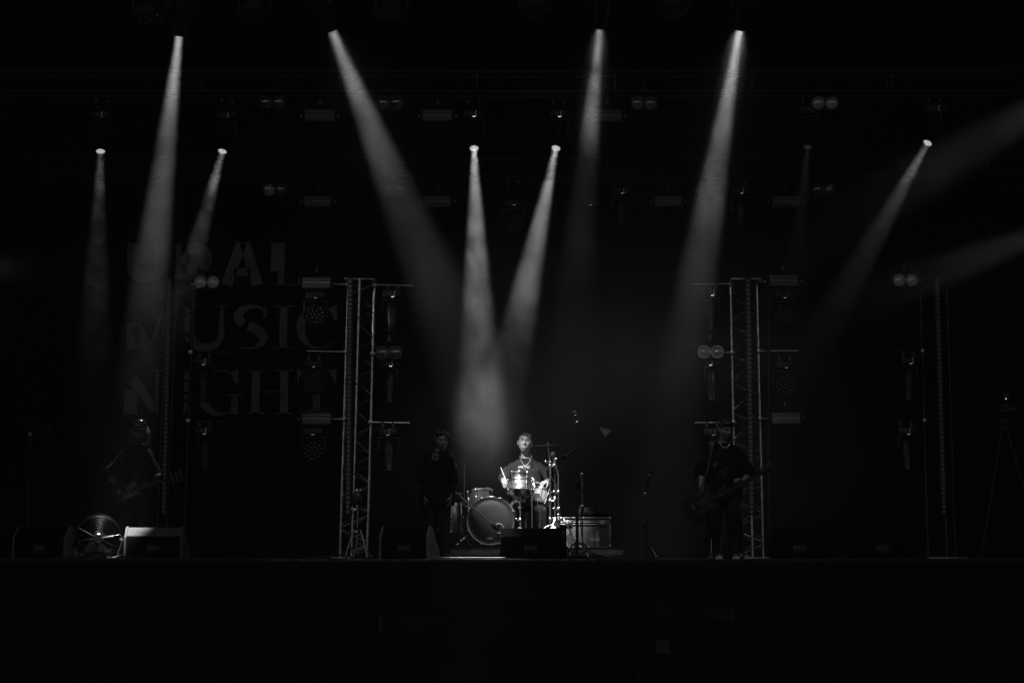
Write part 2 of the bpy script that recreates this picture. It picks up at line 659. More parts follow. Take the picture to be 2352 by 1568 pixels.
# ------------------------------------------------------------------ trusses
def box_truss(x0, x1, Y, z, a, label):
    """square lighting truss running across the stage; (x0, x1) its ends, z its lower chords"""
    t = empty('lighting_truss', ((x0 + x1) / 2, Y, z))
    tag(t, label, 'truss', 'horizontal trusses')
    L = x1 - x0
    h = a / 2
    for y in (-h, h):
        for zz in (0, a):
            rod('chord', (-L / 2, y, zz), (L / 2, y, zz), .024, 'truss_dark', t, 10)
    n = int(round(L / .5))
    s = L / n
    for i in range(n):
        xa, xb = -L / 2 + i * s + .02, -L / 2 + (i + 1) * s - .02
        up = i % 2 == 0
        for y in (-h, h):
            rod('brace', (xa, y, 0 if up else a), (xb, y, a if up else 0), .0095, 'truss_dark', t, 5)
        rod('brace', (xa, -h if up else h, 0), (xb, h if up else -h, 0), .0095, 'truss_dark', t, 5)
    for i in range(0, n + 1, 4):
        x = -L / 2 + i * s
        for y in (-h, h):
            rod('upright', (x, y, 0), (x, y, a), .012, 'truss_dark', t, 5)
    return t


YF, YA, YB = 19.0, 25.0, 27.3
zA = P(1176, 216, YA).z
zB = P(1176, 409, YB).z
zF = P(1176, -92, YF).z
box_truss(-8.8, 8.8, YF, zF, .30, 'front truss above the stage edge, carrying the four long beams')
box_truss(-8.6, 8.6, YA, zA, .30, 'upper horizontal truss in mid stage, carrying the round lit lamps')
box_truss(-8.6, 8.6, YB, zB, .29, 'lower horizontal truss near the backdrop, just below the lit lamps')


# ------------------------------------------------------------------ towers: three-chord trusses that carry a batten of LEDs
def tower(px, Y, label, arms, lean=0.0, am='aluminium'):
    """arms: (side, screen y, length)"""
    b = fl(px, Y)
    t = empty('truss_tower', b, (0, lean, 0))
    tag(t, label, 'tower', 'truss towers')
    H = P(px, 646, Y).z - FLOOR
    w = .205
    ch = [(-w, .12), (w, .12), (0, -.20)]
    for x, y in ch:
        rod('chord', (x, y, .02), (x, y, H), .028, am, t, 10)
    n = int(round(H / .225))
    s = H / n
    for i in range(n):
        z0, z1 = .03 + i * s, .03 + (i + 1) * s - .04
        for (a, c) in ((0, 2), (2, 1), (0, 1)):
            p, q = ch[a], ch[c]
            if i % 2:
                p, q = q, p
            if i in (6, 12) and (a, c) != (0, 1):
                rod('brace', (p[0], p[1], z0), (q[0], q[1], z0), .0115, am, t, 6)
            rod('brace', (p[0], p[1], z0), (q[0], q[1], min(z1, H)), .0115, am, t, 6)
    MB().box((0, 0, .012), (.6, .6, .02), bevel=.003).build('base_plate', 'steel', t)
    MB().box((0, .0, H + .008), (.48, .42, .014), bevel=.003).build('top_plate', am, t)
    for k in (.30, .62, .86):
        MB().torus((0, -.20, H * k), .033, .012, (0, 0, 1), 14, 6).build('joint_collar', 'steel', t)
    for sd, py, ln in arms:
        z = P(px, py, Y).z - FLOOR
        a = rod('side_arm', (sd * (w - .02), .12 - .05, z), (sd * (w + ln), .12 - .05, z), .022, am, t, 10)
        mb = MB()
        mb.box((sd * w, .10, z), (.07, .12, .07), bevel=.01)
        mb.build('clamp', 'steel', t)
    return t, H


_batten_mesh = {}


def led_batten(px, py0, py1, Y, label, rotz=0.0):
    top, bot = P(px, py0, Y), P(px, py1, Y)
    L = top.z - bot.z
    t = empty('led_batten', (bot.x, Y, bot.z), (0, 0, rotz))
    tag(t, label, 'light batten', 'vertical LED battens')
    mb = MB().box((0, 0, L / 2), (.085, .07, L), bevel=.006)
    mb.box((0, -.036, L / 2), (.07, .004, L - .02))
    mb.build('housing', 'black_paint', t)
    for z in (.06, L - .06):
        MB().box((0, .06, z), (.05, .09, .04), bevel=.005).build('bracket', 'steel', t)
    if 'c' not in _batten_mesh:
        M = Matrix.Rotation(R(90), 4, 'X')
        c = MB().lathe([(.027, 0), (.029, .008), (.024, .014), (.014, .012), (.006, .016)], 12, M)
        _batten_mesh['c'] = c.mesh('led_cell', 'batten_cell')
    n = int(L / .070)
    for i in range(n):
        o = bpy.data.objects.new('led_cell', _batten_mesh['c'])
        COL.objects.link(o)
        o.parent = t
        o.location = (0, -.038, .05 + (L - .1) * i / (n - 1))
    return t


YT = 26.5
ZARM = (652, 808, 968)
tower(810, YT, 'truss tower beside the drums, standing in front of the big grey letters', [(1, 652, .60), (1, 810, .40), (1, 968, .60), (-1, 652, .40), (-1, 807, .60), (-1, 962, .40)], lean=.018)
tower(1725, YT, 'truss tower rising directly behind the bass player', [(-1, 650, .60), (-1, 808, .40), (-1, 969, .60), (1, 645, .40), (1, 805, .60), (1, 961, .40)], lean=-.006)
tower(386, YT, 'truss tower standing right behind the capped guitarist', [(1, 965, .6), (1, 807, .6), (1, 650, .4)], lean=.016, am='truss_dark')
tower(2168, YT, 'truss tower farthest from the drums, near the camera tripod', [(-1, 965, .6), (-1, 805, .6), (-1, 645, .4)], lean=0, am='truss_dark')
led_batten(799, 640, 1182, YT - .30, 'LED batten on the tower in front of the big grey letters', 0)
led_batten(1726, 638, 1182, YT - .30, 'LED batten on the tower behind the bass player')
led_batten(377, 640, 1182, YT - .30, 'LED batten on the tower behind the capped guitarist')
led_batten(2167, 638, 1182, YT - .30, 'LED batten on the tower near the camera tripod')
# a cable hanging down beside the tower behind the bass player
mb = MB()
mb.tube([P(1764 + 4 * k / 8 + 1.5 * math.sin(k), 655 + 620 * k / 8, YT - .1) for k in range(9)], .016, 8)
tag(mb.build('hanging_cable', 'cable'), 'thick cable hanging down beside the tower behind the bass player', 'cable')

# ------------------------------------------------------------------ smoke drifting through the beams
def smoke_material(name, L, r0, r1, dens, ramp, contrast, scale, seed, twist=.8):
    m = bpy.data.materials.new(name)
    m.use_nodes = True
    nt = m.node_tree
    nt.nodes.clear()
    N, K = nt.nodes.new, nt.links.new

    def math_(op, a, b=None, clamp=False):
        n = N('ShaderNodeMath')
        n.operation = op
        n.use_clamp = clamp
        for i, x in enumerate((a, b)):
            if x is None:
                continue
            if hasattr(x, 'links') or hasattr(x, 'is_linked'):
                K(x, n.inputs[i])
            else:
                n.inputs[i].default_value = x
        return n.outputs[0]
    o = N('ShaderNodeOutputMaterial')
    v = N('ShaderNodeVolumePrincipled')
    v.inputs['Color'].default_value = (.92, .92, .92, 1)
    v.inputs['Anisotropy'].default_value = .2
    tc = N('ShaderNodeTexCoord')
    sp = N('ShaderNodeSeparateXYZ')
    K(tc.outputs['Object'], sp.inputs[0])
    x, y, z = sp.outputs
    rad = math_('SQRT', math_('ADD', math_('MULTIPLY', x, x), math_('MULTIPLY', y, y)))
    lim = math_('ADD', math_('MULTIPLY', z, (r1 - r0) / L), r0)
    rel = math_('DIVIDE', rad, lim)
    edge = N('ShaderNodeMapRange')
    edge.interpolation_type = 'SMOOTHSTEP'
    edge.inputs[1].default_value = .98
    edge.inputs[2].default_value = .45
    K(rel, edge.inputs[0])
    cr = N('ShaderNodeValToRGB')
    els = cr.color_ramp.elements
    while len(els) < len(ramp):
        els.new(.5)
    for e, (p, val) in zip(els, ramp):
        e.position = p
        e.color = (val, val, val, 1)
    K(math_('DIVIDE', z, L), cr.inputs[0])
    mp = N('ShaderNodeMapping')
    mp.inputs['Location'].default_value = (seed * 3.1, seed * 1.7, seed * 5.3)
    mp.inputs['Scale'].default_value = (1, 1, .75)
    K(tc.outputs['Object'], mp.inputs[0])
    n = N('ShaderNodeTexNoise')
    n.inputs['Scale'].default_value = scale
    n.inputs['Detail'].default_value = 3
    n.inputs['Roughness'].default_value = .55
    n.inputs['Distortion'].default_value = twist
    K(mp.outputs[0], n.inputs['Vector'])
    r = N('ShaderNodeMapRange')
    r.inputs[1].default_value = .36
    r.inputs[2].default_value = .64
    r.inputs[3].default_value = max(0, 1 - contrast)
    r.inputs[4].default_value = 1 + contrast
    K(n.outputs['Fac'], r.inputs[0])
    d = math_('MULTIPLY', math_('MULTIPLY', cr.outputs[0], edge.outputs[0]), math_('MULTIPLY', r.outputs[0], dens))
    K(d, v.inputs['Density'])
    K(v.outputs[0], o.inputs['Volume'])
    m.cycles.volume_step_rate = .3
    return m


_plume = [0]


def plume(a, b, dens, ramp, contrast=.35, scale=1.6, r0=.13, spread=.105, twist=.8):
    _plume[0] += 1
    a, b = Vector(a), Vector(b)
    L = (b - a).length
    r1 = r0 + spread * L
    mb = MB().lathe([(r0 + (r1 - r0) * k / 6, L * k / 6) for k in range(7)], 16)
    me = mb.mesh('smoke')
    me.materials.append(smoke_material('smoke_%02d' % _plume[0], L, r0, r1, dens, ramp, contrast, scale, _plume[0], twist))
    o = bpy.data.objects.new('smoke', me)
    COL.objects.link(o)
    o.location = a
    o.rotation_euler = (b - a).to_track_quat('Z', 'Y').to_euler()
    tag(o, 'thin smoke drifting through a light beam', kind='stuff')
    return o


# ------------------------------------------------------------------ lighting fixtures
FM = {}


def part(key, name, parent, make, m, loc=(0, 0, 0), rot=(0, 0, 0)):
    if key not in FM:
        FM[key] = make().mesh(name, m)
    o = bpy.data.objects.new(name, FM[key])
    COL.objects.link(o)
    o.parent = parent
    o.location = loc
    o.rotation_euler = rot
    return o


def m_clamp():
    mb = MB()
    mb.box((0, 0, -.055), (.045, .05, .07), bevel=.006)
    mb.torus((0, 0, .0), .030, .011, (1, 0, 0), 14, 6)
    mb.cyl((0, -.05, -.03), (0, .05, -.03), .008)
    return mb


def m_base():
    mb = MB().box((0, 0, 0), (.29, .24, .115), bevel=.018)
    mb.box((0, -.121, 0), (.22, .004, .08), bevel=.001)
    return mb


def m_socket():
    M = Matrix.Rotation(R(90), 4, 'X')
    return MB().lathe([(.026, 0), (.026, .010), (.020, .012), (.018, .004), (.004, .004)], 16, M).box((0, -.006, 0), (.004, .006, .03)).box((0, -.006, 0), (.03, .006, .004))


def m_handle():
    return MB().torus((0, 0, 0), .055, .0085, (0, 1, 0), 12, 6, R(-50), R(50))


def m_yoke():
    mb = MB()
    mb.box((0, 0, .0), (.335, .11, .035), bevel=.012)
    for s in (-1, 1):
        mb.loft([[Vector((s * (.150 + t * .022), y, z)) for t, y in ((-.5, -w), (.5, -w * .8), (.5, w * .8), (-.5, w))] for z, w in ((.0, .055), (-.08, .060), (-.16, .058), (-.22, .045), (-.26, .02))])
        mb.cyl((s * .118, 0, -.195), (s * .165, 0, -.195), .04, n=16)
    return mb


def m_head():
    return MB().lathe([(.045, .165), (.085, .150), (.104, .09), (.108, .02), (.100, -.06), (.085, -.19), (.076, -.28), (.078, -.285), (.078, -.318), (.068, -.318), (.068, -.29), (.072, .12)], 28)


def m_vents():
    return MB().torus((0, 0, .0), .1075, .005, (0, 0, 1), 28, 6)


def m_lens():
    return MB().lathe([(.066, 0), (.05, -.006), (.025, -.010), (.004, -.011)], 24, cap=False).add([(.004 * math.cos(i), .004 * math.sin(i), -.011) for i in range(6)], [[0, 1, 2, 3, 4, 5]])


def m_led():
    return MB().sph((0, 0, 0), .0075, 8, 6)


def moving_head(lens, aim, label, group, power=0.0, cone=9.2, blend=.85, lit=None, mount=None, leds=1, soft=.03, spill=0.0):
    lens, aim = Vector(lens), Vector(aim)
    d = (aim - lens).normalized()
    piv = lens - d * .30
    p = math.atan2(-d.x, d.y) if math.hypot(d.x, d.y) > 1e-4 else 0.0
    tl = math.acos(max(-1, min(1, -d.z)))
    t = empty('moving_head_light', piv + Vector((0, 0, .43)))
    tag(t, label, 'stage light', group)
    ext = (mount - t.location.z) if mount is not None else 0.0
    for s in (-.08, .08):
        part('clamp', 'clamp', t, m_clamp, 'clamp_steel', (s, 0, ext))
        if ext > .03:
            rod('drop_bar', (s, 0, -.06), (s, 0, ext - .03), .014, 'black_paint', t, 8)
    part('base', 'base', t, m_base, 'black_paint', (0, 0, -.15))
    part('socket', 'power_socket', t, m_socket, 'panel_grey', (-.03, -.122, -.15))
    part('handle', 'handle', t, m_handle, 'steel', (.08, -.12, -.15))
    if leds:
        for s in (0, .022):
            part('led%d' % leds, 'status_led', t, m_led, 'status_led' if leds == 1 else 'status_led_dim', (s - .005, -.118, -.20))
    part('yoke', 'yoke', t, m_yoke, 'black_paint', (0, 0, -.235), (0, 0, p))
    h = part('head', 'head', t, m_head, 'black_plastic', (0, 0, -.43), (tl, 0, p))
    for k in range(3):
        part('vents', 'cooling_rib', h, m_vents, 'black_paint', (0, 0, .075 - .028 * k))
    lm = lit or ('lens_lit' if power else 'glass_dark')
    part('lens_' + lm, 'lens', h, m_lens, lm, (0, 0, -.297))
    if power:
        l = bpy.data.lights.new('beam_lamp', 'SPOT')
        l.energy = power
        l.spot_size = R(cone)
        l.spot_blend = blend
        l.shadow_soft_size = soft
        lo = bpy.data.objects.new('beam_lamp', l)
        COL.objects.link(lo)
        lo.parent = h
        lo.location = (0, 0, .08)
        if spill:                            # added wide fill lamp, brightens haze, backdrop and towers
            l2 = bpy.data.lights.new('added_fill', 'SPOT')
            l2.energy = spill
            l2.spot_size = R(82)
            l2.spot_blend = 1.0
            l2.shadow_soft_size = .05
            lo2 = bpy.data.objects.new('added_fill', l2)
            COL.objects.link(lo2)
            lo2.parent = h
            lo2.location = (0, 0, -.325)
    return t


def m_wash_head():
    M = Matrix.Rotation(R(180), 4, 'X')
    return MB().lathe([(.06, -.10), (.12, -.09), (.165, -.03), (.172, .05), (.172, .085), (.160, .085), (.158, .068), (.02, .068)], 32, M)


def m_wash_cells():
    mb = MB()
    M0 = Matrix.Rotation(R(180), 4, 'X')
    pts = [(0, 0)] + [(.062 * math.cos(R(a)), .062 * math.sin(R(a))) for a in range(0, 360, 60)] + [(.122 * math.cos(R(a)), .122 * math.sin(R(a))) for a in range(15, 375, 30)]
    for x, y in pts:
        mb.lathe([(.027, .068), (.027, .078), (.018, .086), (.006, .089)], 12, M0 @ Matrix.Translation((x, y, 0)))
    return mb


def wash_light(pivot, d, label, group, mount=None, leds=2):
    d = Vector(d).normalized()
    p = math.atan2(-d.x, d.y)
    tl = math.acos(max(-1, min(1, -d.z)))
    pivot = Vector(pivot)
    t = empty('led_wash_light', pivot + Vector((0, 0, .43)))
    tag(t, label, 'stage light', group)
    ext = (mount - t.location.z) if mount is not None else 0.0
    for s in (-.08, .08):
        part('clamp', 'clamp', t, m_clamp, 'clamp_steel', (s, 0, ext))
        if ext > .03:
            rod('drop_bar', (s, 0, -.06), (s, 0, ext - .03), .014, 'black_paint', t, 8)
    part('base', 'base', t, m_base, 'black_paint', (0, 0, -.15))
    for s in (0, .022):
        part('led%d' % leds, 'status_led', t, m_led, 'status_led' if leds == 1 else 'status_led_dim', (s - .005, -.118, -.19))
    y = part('yoke', 'yoke', t, m_yoke, 'black_paint', (0, 0, -.235), (0, 0, p))
    y.scale = (1.18, 1, 1)
    h = part('wash_head', 'head', t, m_wash_head, 'black_plastic', (0, 0, -.43), (tl, 0, p))
    part('wash_cells', 'lens_array', h, m_wash_cells, 'led_cell')
    return t


def strobe(c, label, group, tilt=0.0):
    tilt += random.uniform(-.08, .10)
    t = empty('strobe_light', Vector(c) + Vector((0, 0, .16)), (0, random.uniform(-.02, .02), random.uniform(-.08, .08)))
    tag(t, label, 'stage light', group)
    b = part('strobe_body', 'housing', t, lambda: MB().box((0, .04, 0), (.46, .14, .20), bevel=.012).box((0, -.032, .085), (.44, .012, .014)).box((0, -.032, -.085), (.44, .012, .014)), 'black_paint', (0, 0, -.16), (tilt, 0, 0))
    for z in (.05, -.05):
        part('strobe_panel', 'led_panel', b, lambda: MB().box((0, 0, 0), (.42, .008, .055), bevel=.002), 'panel_grey', (0, -.036, z))
    for z in (.010, -.010):
        part('strobe_tube', 'tube', b, lambda: MB().cyl((-.205, 0, 0), (.205, 0, 0), .0055, n=8), 'tube_white', (0, -.04, z))
    for s in (-1, 1):
        part('strobe_arm', 'bracket', t, lambda: MB().box((0, 0, 0), (.012, .05, .18), bevel=.003), 'black_paint', (s * .255, .04, -.09))
        part('strobe_knob', 'knob', t, lambda: MB().cyl((-.014, 0, 0), (.014, 0, 0), .018, n=10), 'steel', (s * .27, .04, -.16))
    part('strobe_bar', 'crossbar', t, lambda: MB().box((0, 0, 0), (.522, .05, .012), bevel=.003), 'black_paint', (0, .04, .006))
    part('clamp', 'clamp', t, m_clamp, 'clamp_steel', (0, .04, .10))
    return t


def m_dish():
    M = Matrix.Rotation(R(90), 4, 'X')
    return MB().lathe([(.093, .012), (.088, .012), (.075, -.02), (.05, -.05), (.02, -.062), (.015, -.02), (.004, -.018)], 28, M, cap=False)


def m_rim():
    return MB().torus((0, 0, 0), .094, .006, (0, 1, 0), 32, 8)


def m_glass():
    M = Matrix.Rotation(R(90), 4, 'X')
    return MB().lathe([(.088, .010), (.075, .026), (.05, .040), (.02, .047), (.003, .048)], 28, M)


def glassy(name):
    m = bpy.data.materials.new(name)
    m.use_nodes = True
    nt = m.node_tree
    nt.nodes.clear()
    o = nt.nodes.new('ShaderNodeOutputMaterial')
    mx = nt.nodes.new('ShaderNodeMixShader')
    t = nt.nodes.new('ShaderNodeBsdfTransparent')
    gl = nt.nodes.new('ShaderNodeBsdfGlossy')
    gl.inputs['Roughness'].default_value = .06
    mx.inputs[0].default_value = .3
    nt.links.new(t.outputs[0], mx.inputs[1])
    nt.links.new(gl.outputs[0], mx.inputs[2])
    nt.links.new(mx.outputs[0], o.inputs['Surface'])
    MATS[name] = m


glassy('clear_glass')


def blinder(c, label, group, tilt=0.0, rz=0.0, dish='reflector_dull'):
    rz += random.uniform(-.16, .16)
    tilt += random.uniform(-.05, .12)
    t = empty('blinder_light', Vector(c) + Vector((0, 0, .17)), (0, 0, rz))
    tag(t, label, 'stage light', group)
    b = part('blinder_body', 'housing', t, lambda: MB().box((0, .065, 0), (.40, .11, .205), bevel=.012).box((0, .005, .098), (.40, .03, .008)).box((0, .005, -.098), (.40, .03, .008)), 'black_paint', (0, 0, -.17), (tilt, 0, 0))
    for s in (-1, 1):
        part('blinder_' + dish, 'reflector', b, m_dish, dish, (s * .098, -.002, 0))
        part('blinder_rim', 'rim', b, m_rim, 'panel_grey', (s * .098, -.006, 0))
        part('blinder_glass', 'glass', b, m_glass, 'clear_glass', (s * .098, -.004, 0))
        part('blinder_arm', 'bracket', t, lambda: MB().box((0, 0, 0), (.010, .04, .2), bevel=.003), 'black_paint', (s * .212, .06, -.09))
    part('blinder_bar', 'crossbar', t, lambda: MB().box((0, 0, 0), (.434, .04, .012), bevel=.003), 'black_paint', (0, .06, .012))
    part('clamp', 'clamp', t, m_clamp, 'clamp_steel', (0, .06, .10))
    return t


# ---- lit heads on the front truss: long beams aimed down and back over the stage
FP = 26000.0
GF, GB = 'lit beam lights on the front truss', 'lit beam lights on the upper truss'
mF, mA, mB_ = zF - .03, zA - .03, zB - .03
beams = []


def beam(lens, aim, label, group, power, mount, dens, ramp, reach=1.0, contrast=.3, scale=1.6, pilot=0, twist=.8, spread=.105, r0=.13, **k):
    moving_head(lens, aim, label, group, power, mount=mount, leds=pilot, **k)
    if dens:
        d = aim - lens
        plume(lens + d.normalized() * .03, lens + d * reach, dens, ramp, contrast, scale, r0, spread, twist)


beam(P(412, 78, YF), fl(268, 22.0), 'lit beam light on the front truss throwing its beam down before the capped guitarist', GF, FP * .36, mF, .034, [(0, 1.0), (.12, 1.0), (.3, .72), (.5, .45), (.7, .2), (.85, .06), (1, .0)], .72, .65, 1.5)
beam(P(760, 65, YF), P(1190, 1126, 23.1), 'lit beam light on the front truss with its beam slanting down to the drummer', GF, FP * .62, mF, .0105, [(0, 1.0), (.28, .9), (.42, .6), (.52, .12), (.8, .16), (1, .0)], .62, .7, 1.3, cone=13.2, blend=.95, spill=75)
beam(P(1378, 60, YF), P(1268, 1225, 23.1), 'lit beam light on the front truss, its beam nearly upright right of the drums', GF, FP * .17, mF, .06, [(0, 1), (.2, .9), (.30, .7), (.38, .16), (.6, .08), (1, .0)], .60, .65, 1.5, spill=40)
beam(P(1700, 62, YF), fl(1490, 24.3), 'lit beam light on the front truss with the bright beam left of the bass player', GF, FP * .40, mF, .036, [(0, 1.2), (.2, 1.05), (.4, .75), (.52, .35), (.75, .12), (1, .0)], .70, .65, 1.5, spill=90)

# ---- lit heads on the upper truss, their lenses in view
YL = YA - .05
beam(P(231, 347, YL), fl(203, 22.1), 'lit round lamp on the upper truss nearest the left edge, with a faint beam', GB, FP * .06, mA, .024, [(0, .4), (.1, .6), (.16, 1.0), (.2, .45), (.4, .3), (.52, .55), (.6, .35), (1, .0)], .62, .9, 2.6, twist=1.6)
beam(P(511, 347, YL), fl(255, 21.9), 'lit round lamp on the upper truss above the letters, torn smoke below', GB, FP * .045, mA, .075, [(0, .9), (.12, .9), (.2, 1.0), (.25, .28), (.5, .2), (.8, .1), (1, .0)], .55, .9, 3.0, twist=1.6)
beam(P(1089, 340, YL), P(1108, 1180, 21.5), 'lit round lamp on the upper truss, upright one of two crossing above the drums', GB, FP * .15, mA, .09, [(0, .65), (.1, .65), (.25, .8), (.4, .95), (.55, .75), (.7, .55), (.85, .32), (1, .0)], .94, .6, 2.0, pilot=1, twist=1.6, cone=8.6, r0=.11, spread=.075)
beam(P(1277, 340, YL), P(1100, 1180, 21.5), 'lit round lamp on the upper truss, slanting one of two crossing above the drums', GB, FP * .15, mA, .07, [(0, .7), (.2, .8), (.36, 1.0), (.52, .95), (.64, .4), (.78, .12), (1, .0)], .84, .6, 2.2, pilot=1, twist=1.2, cone=8.6, r0=.11, spread=.075)
beam(P(1855, 337, YL), fl(1770, 22.5), 'barely glowing lamp on the upper truss between the bass player and the far tower', GB, FP * .004, mA, .03, [(0, 1), (.5, .6), (1, .0)], .5, .2, lit='lens_dim')
beam(P(2131, 328, YL), fl(1600, 22.0), 'lit round lamp on the upper truss nearest the right edge, its beam slanting inward', GB, FP * .055, mA, .05, [(0, .55), (.10, .75), (.2, .95), (.27, .75), (.36, .25), (.6, .15), (1, .0)], .55, .6, 2.0)

# ---- beams coming in from the wings
GW = 'lit beam lights out in the wings'
beam(P(2700, 70, YF), P(1500, 760, 25.5), 'lit beam light on the far end of the front truss, outside the picture', GW, FP * .035, mF, .06, [(0, .5), (.25, .8), (.45, .8), (.7, .4), (1, .0)], .66, .5, 1.2, cone=13, blend=1.0)
for px, py, Yw, bx, by, Yt, pw, lab, s in (
        (2585, 462, 23.5, 1700, 800, 25.5, .013, 'lit beam light on a post in the wing behind the right edge', 1),
        (-260, 600, 23.5, 420, 640, 25.0, .012, 'lit beam light on a post in the wing behind the left edge', -1)):
    L0 = P(px, py, Yw)
    tpost = empty('light_post', (L0.x + s * .15, Yw + .02, FLOOR))
    tag(tpost, 'steel post standing in the %s wing' % ('right' if s > 0 else 'left'), 'post', 'wing posts')
    top = L0.z - FLOOR + .62
    rod('pole', (0, 0, 0), (0, 0, top), .03, 'black_paint', tpost, 12)
    rod('arm', (-s * .9, 0, top - .03), (.1 * s, 0, top - .03), .025, 'black_paint', tpost, 10)
    MB().lathe([(.35, 0), (.35, .02), (.05, .04)], 24).build('base_plate', 'black_paint', tpost)
    beam(L0, P(bx, by, Yt), lab, GW, FP * pw, FLOOR + top - .05, .06, [(0, .5), (.2, .8), (.5, .8), (.75, .4), (1, .0)], .75 if s > 0 else .5, .5, 1.2, cone=15, blend=1.0)

# ---- dark fixtures hanging beside the towers
YH = YT - .12
GH, GWL, GST, GBL = 'unlit moving heads beside the towers', 'unlit LED wash lights', 'unlit strobe lights', 'unlit twin blinder lights'


def dark_head(px, py_pipe, aimdx, label, leds=1):
    mz = P(px, py_pipe, YH).z
    lens = Vector((P(px, py_pipe, YH).x + aimdx * .3, YH - .02, mz - .73))
    moving_head(lens, lens + Vector((aimdx * .3 + random.uniform(-.08, .08), -.06 + random.uniform(-.12, .05), -1)), label, GH, mount=mz - .0, leds=leds)


dark_head(901, 653, .02, 'topmost of three dark moving heads between the lettered tower and the drums')
dark_head(894, 812, .02, 'middle dark moving head, hanging just under the twin lamps by the lettered tower')
dark_head(893, 969, .0, 'lowest dark moving head beside the lettered tower, behind the curly haired person', 2)
dark_head(1631, 651, .0, 'topmost of three dark moving heads left of the tower behind the bass player')
dark_head(1632, 810, .0, 'middle dark moving head, hanging just under the twin lamps by the bass player')
dark_head(1634, 970, .0, 'lowest dark moving head by the bass player, half hidden by his shoulder', 2)
blinder(P(893, 810, YH - .22), 'twin round lamps shining with glints beside the lettered tower', GBL, dish='reflector')
blinder(P(1632, 808, YH - .22), 'twin round lamps shining with glints beside the tower behind the bass player', GBL, dish='reflector')
for px, py, a, lab in ((727, 650, .0, 'strobe light on top of the lettered tower side arm'), (727, 962, 0, 'bright striped strobe light lower down, left of the lettered tower'),
                       (1800, 645, 0, 'striped strobe light at the top right of the tower behind the bass player'), (1805, 961, 0, 'striped strobe light at shoulder height right of the bass player')):
    strobe(P(px, py, YH - .1), lab, GST)
for px, py, lab in ((725, 722, 'LED wash light hanging over the letter C on the backdrop'), (721, 880, 'LED wash light hanging over the letter T on the backdrop'), (719, 1035, 'LED wash light hanging lowest, beneath the striped strobe by the lettered tower'),
                    (1800, 722, 'upper of two LED wash lights right of the tower behind the bass player'), (1803, 882, 'lower of two LED wash lights right of the tower behind the bass player')):
    wash_light(P(px, py, YH), (.12 * (1 if px < 1176 else -1), -1, -.18), lab, GWL)
for px, py, lab in ((475, 648, 'pair of dark round lamps hanging over the leg of the letter R'), (2080, 643, 'pair of dark round lamps left of the tower near the camera tripod')):
    blinder(P(px, py, YH), lab, GBL)
for px, py, lab in ((2085, 807, 'upper dark moving head left of the tower near the camera tripod'), (2083, 967, 'lower dark moving head left of the tower near the camera tripod'),
                    (470, 809, 'upper dark moving head right of the tower behind the capped guitarist'), (474, 967, 'lower dark moving head right of the tower behind the capped guitarist')):
    dark_head(px, py, 0, lab, 2)

# ---- dark fixtures under the horizontal trusses
for px, lab in ((625, 'pair of dark round lamps under the upper truss, left of the slanting drummer beam'), (895, 'pair of dark round lamps under the upper truss, crossed by the slanting drummer beam'), (1480, 'pair of dark round lamps under the upper truss, right of the nearly upright beam'), (1895, 'pair of dark round lamps under the upper truss near the barely glowing lamp')):
    blinder(P(px, 237, YA - .1), lab, GBL, tilt=.15)
for px, lab in ((632, 'pair of dark round lamps under the lower truss above the letter A'), (905, 'pair of dark round lamps under the lower truss, inside the slanting drummer beam'), (1625, 'pair of dark round lamps under the lower truss behind the brightest right beam'), (1893, 'pair of dark round lamps under the lower truss, right of the bass player')):
    blinder(P(px, 436, YB - .1), lab, GBL, tilt=.15)
for px, lab in ((735, 'strobe light under the upper truss, left of the slanting drummer beam'), (1005, 'strobe light under the upper truss, left of the crossing lamps'), (1395, 'strobe light under the upper truss beside the nearly upright beam')):
    strobe(P(px, 266, YA - .1), lab, GST, .1)
for px, lab in ((730, 'strobe light under the lower truss above the letter L'), (1005, 'strobe light under the lower truss, left of the crossing beams'), (1535, 'strobe light under the lower truss, left of the brightest right beam'), (1805, 'strobe light under the lower truss, right of the brightest right beam')):
    strobe(P(px, 463, YB - .1), lab, GST, .1)
for px, lab in ((1180, 'LED wash light under the lower truss between the two crossing beams'), (1355, 'LED wash light under the lower truss right of the crossing beams')):
    wash_light(P(px, 508, YB), (0, -.75, -.65), lab, GWL, mount=mB_)
for px, lab in ((1428, 'dark moving head under the lower truss right of the crossing beams'), (1702, 'dark moving head under the lower truss beside the brightest right beam')):
    moving_head(P(px, 522, YB), P(px, 522, YB) + Vector((0, -.05, -1)), lab, GH, mount=mB_, leds=2)
# unlit wash lights glinting under the front truss
for px, py, lab in ((345, 30, 'LED wash light under the front truss nearest the left edge'), (585, 22, 'LED wash light under the front truss, second from the left edge'), (900, 20, 'LED wash light under the front truss, left of the frame centre'),
                    (1230, 12, 'LED wash light under the front truss, glinting near the frame centre'), (1545, 12, 'LED wash light under the front truss between the two right beams')):
    wash_light(P(px, py, YF), (0, -.25, -1), lab, 'unlit wash lights on the front truss', mount=mF)

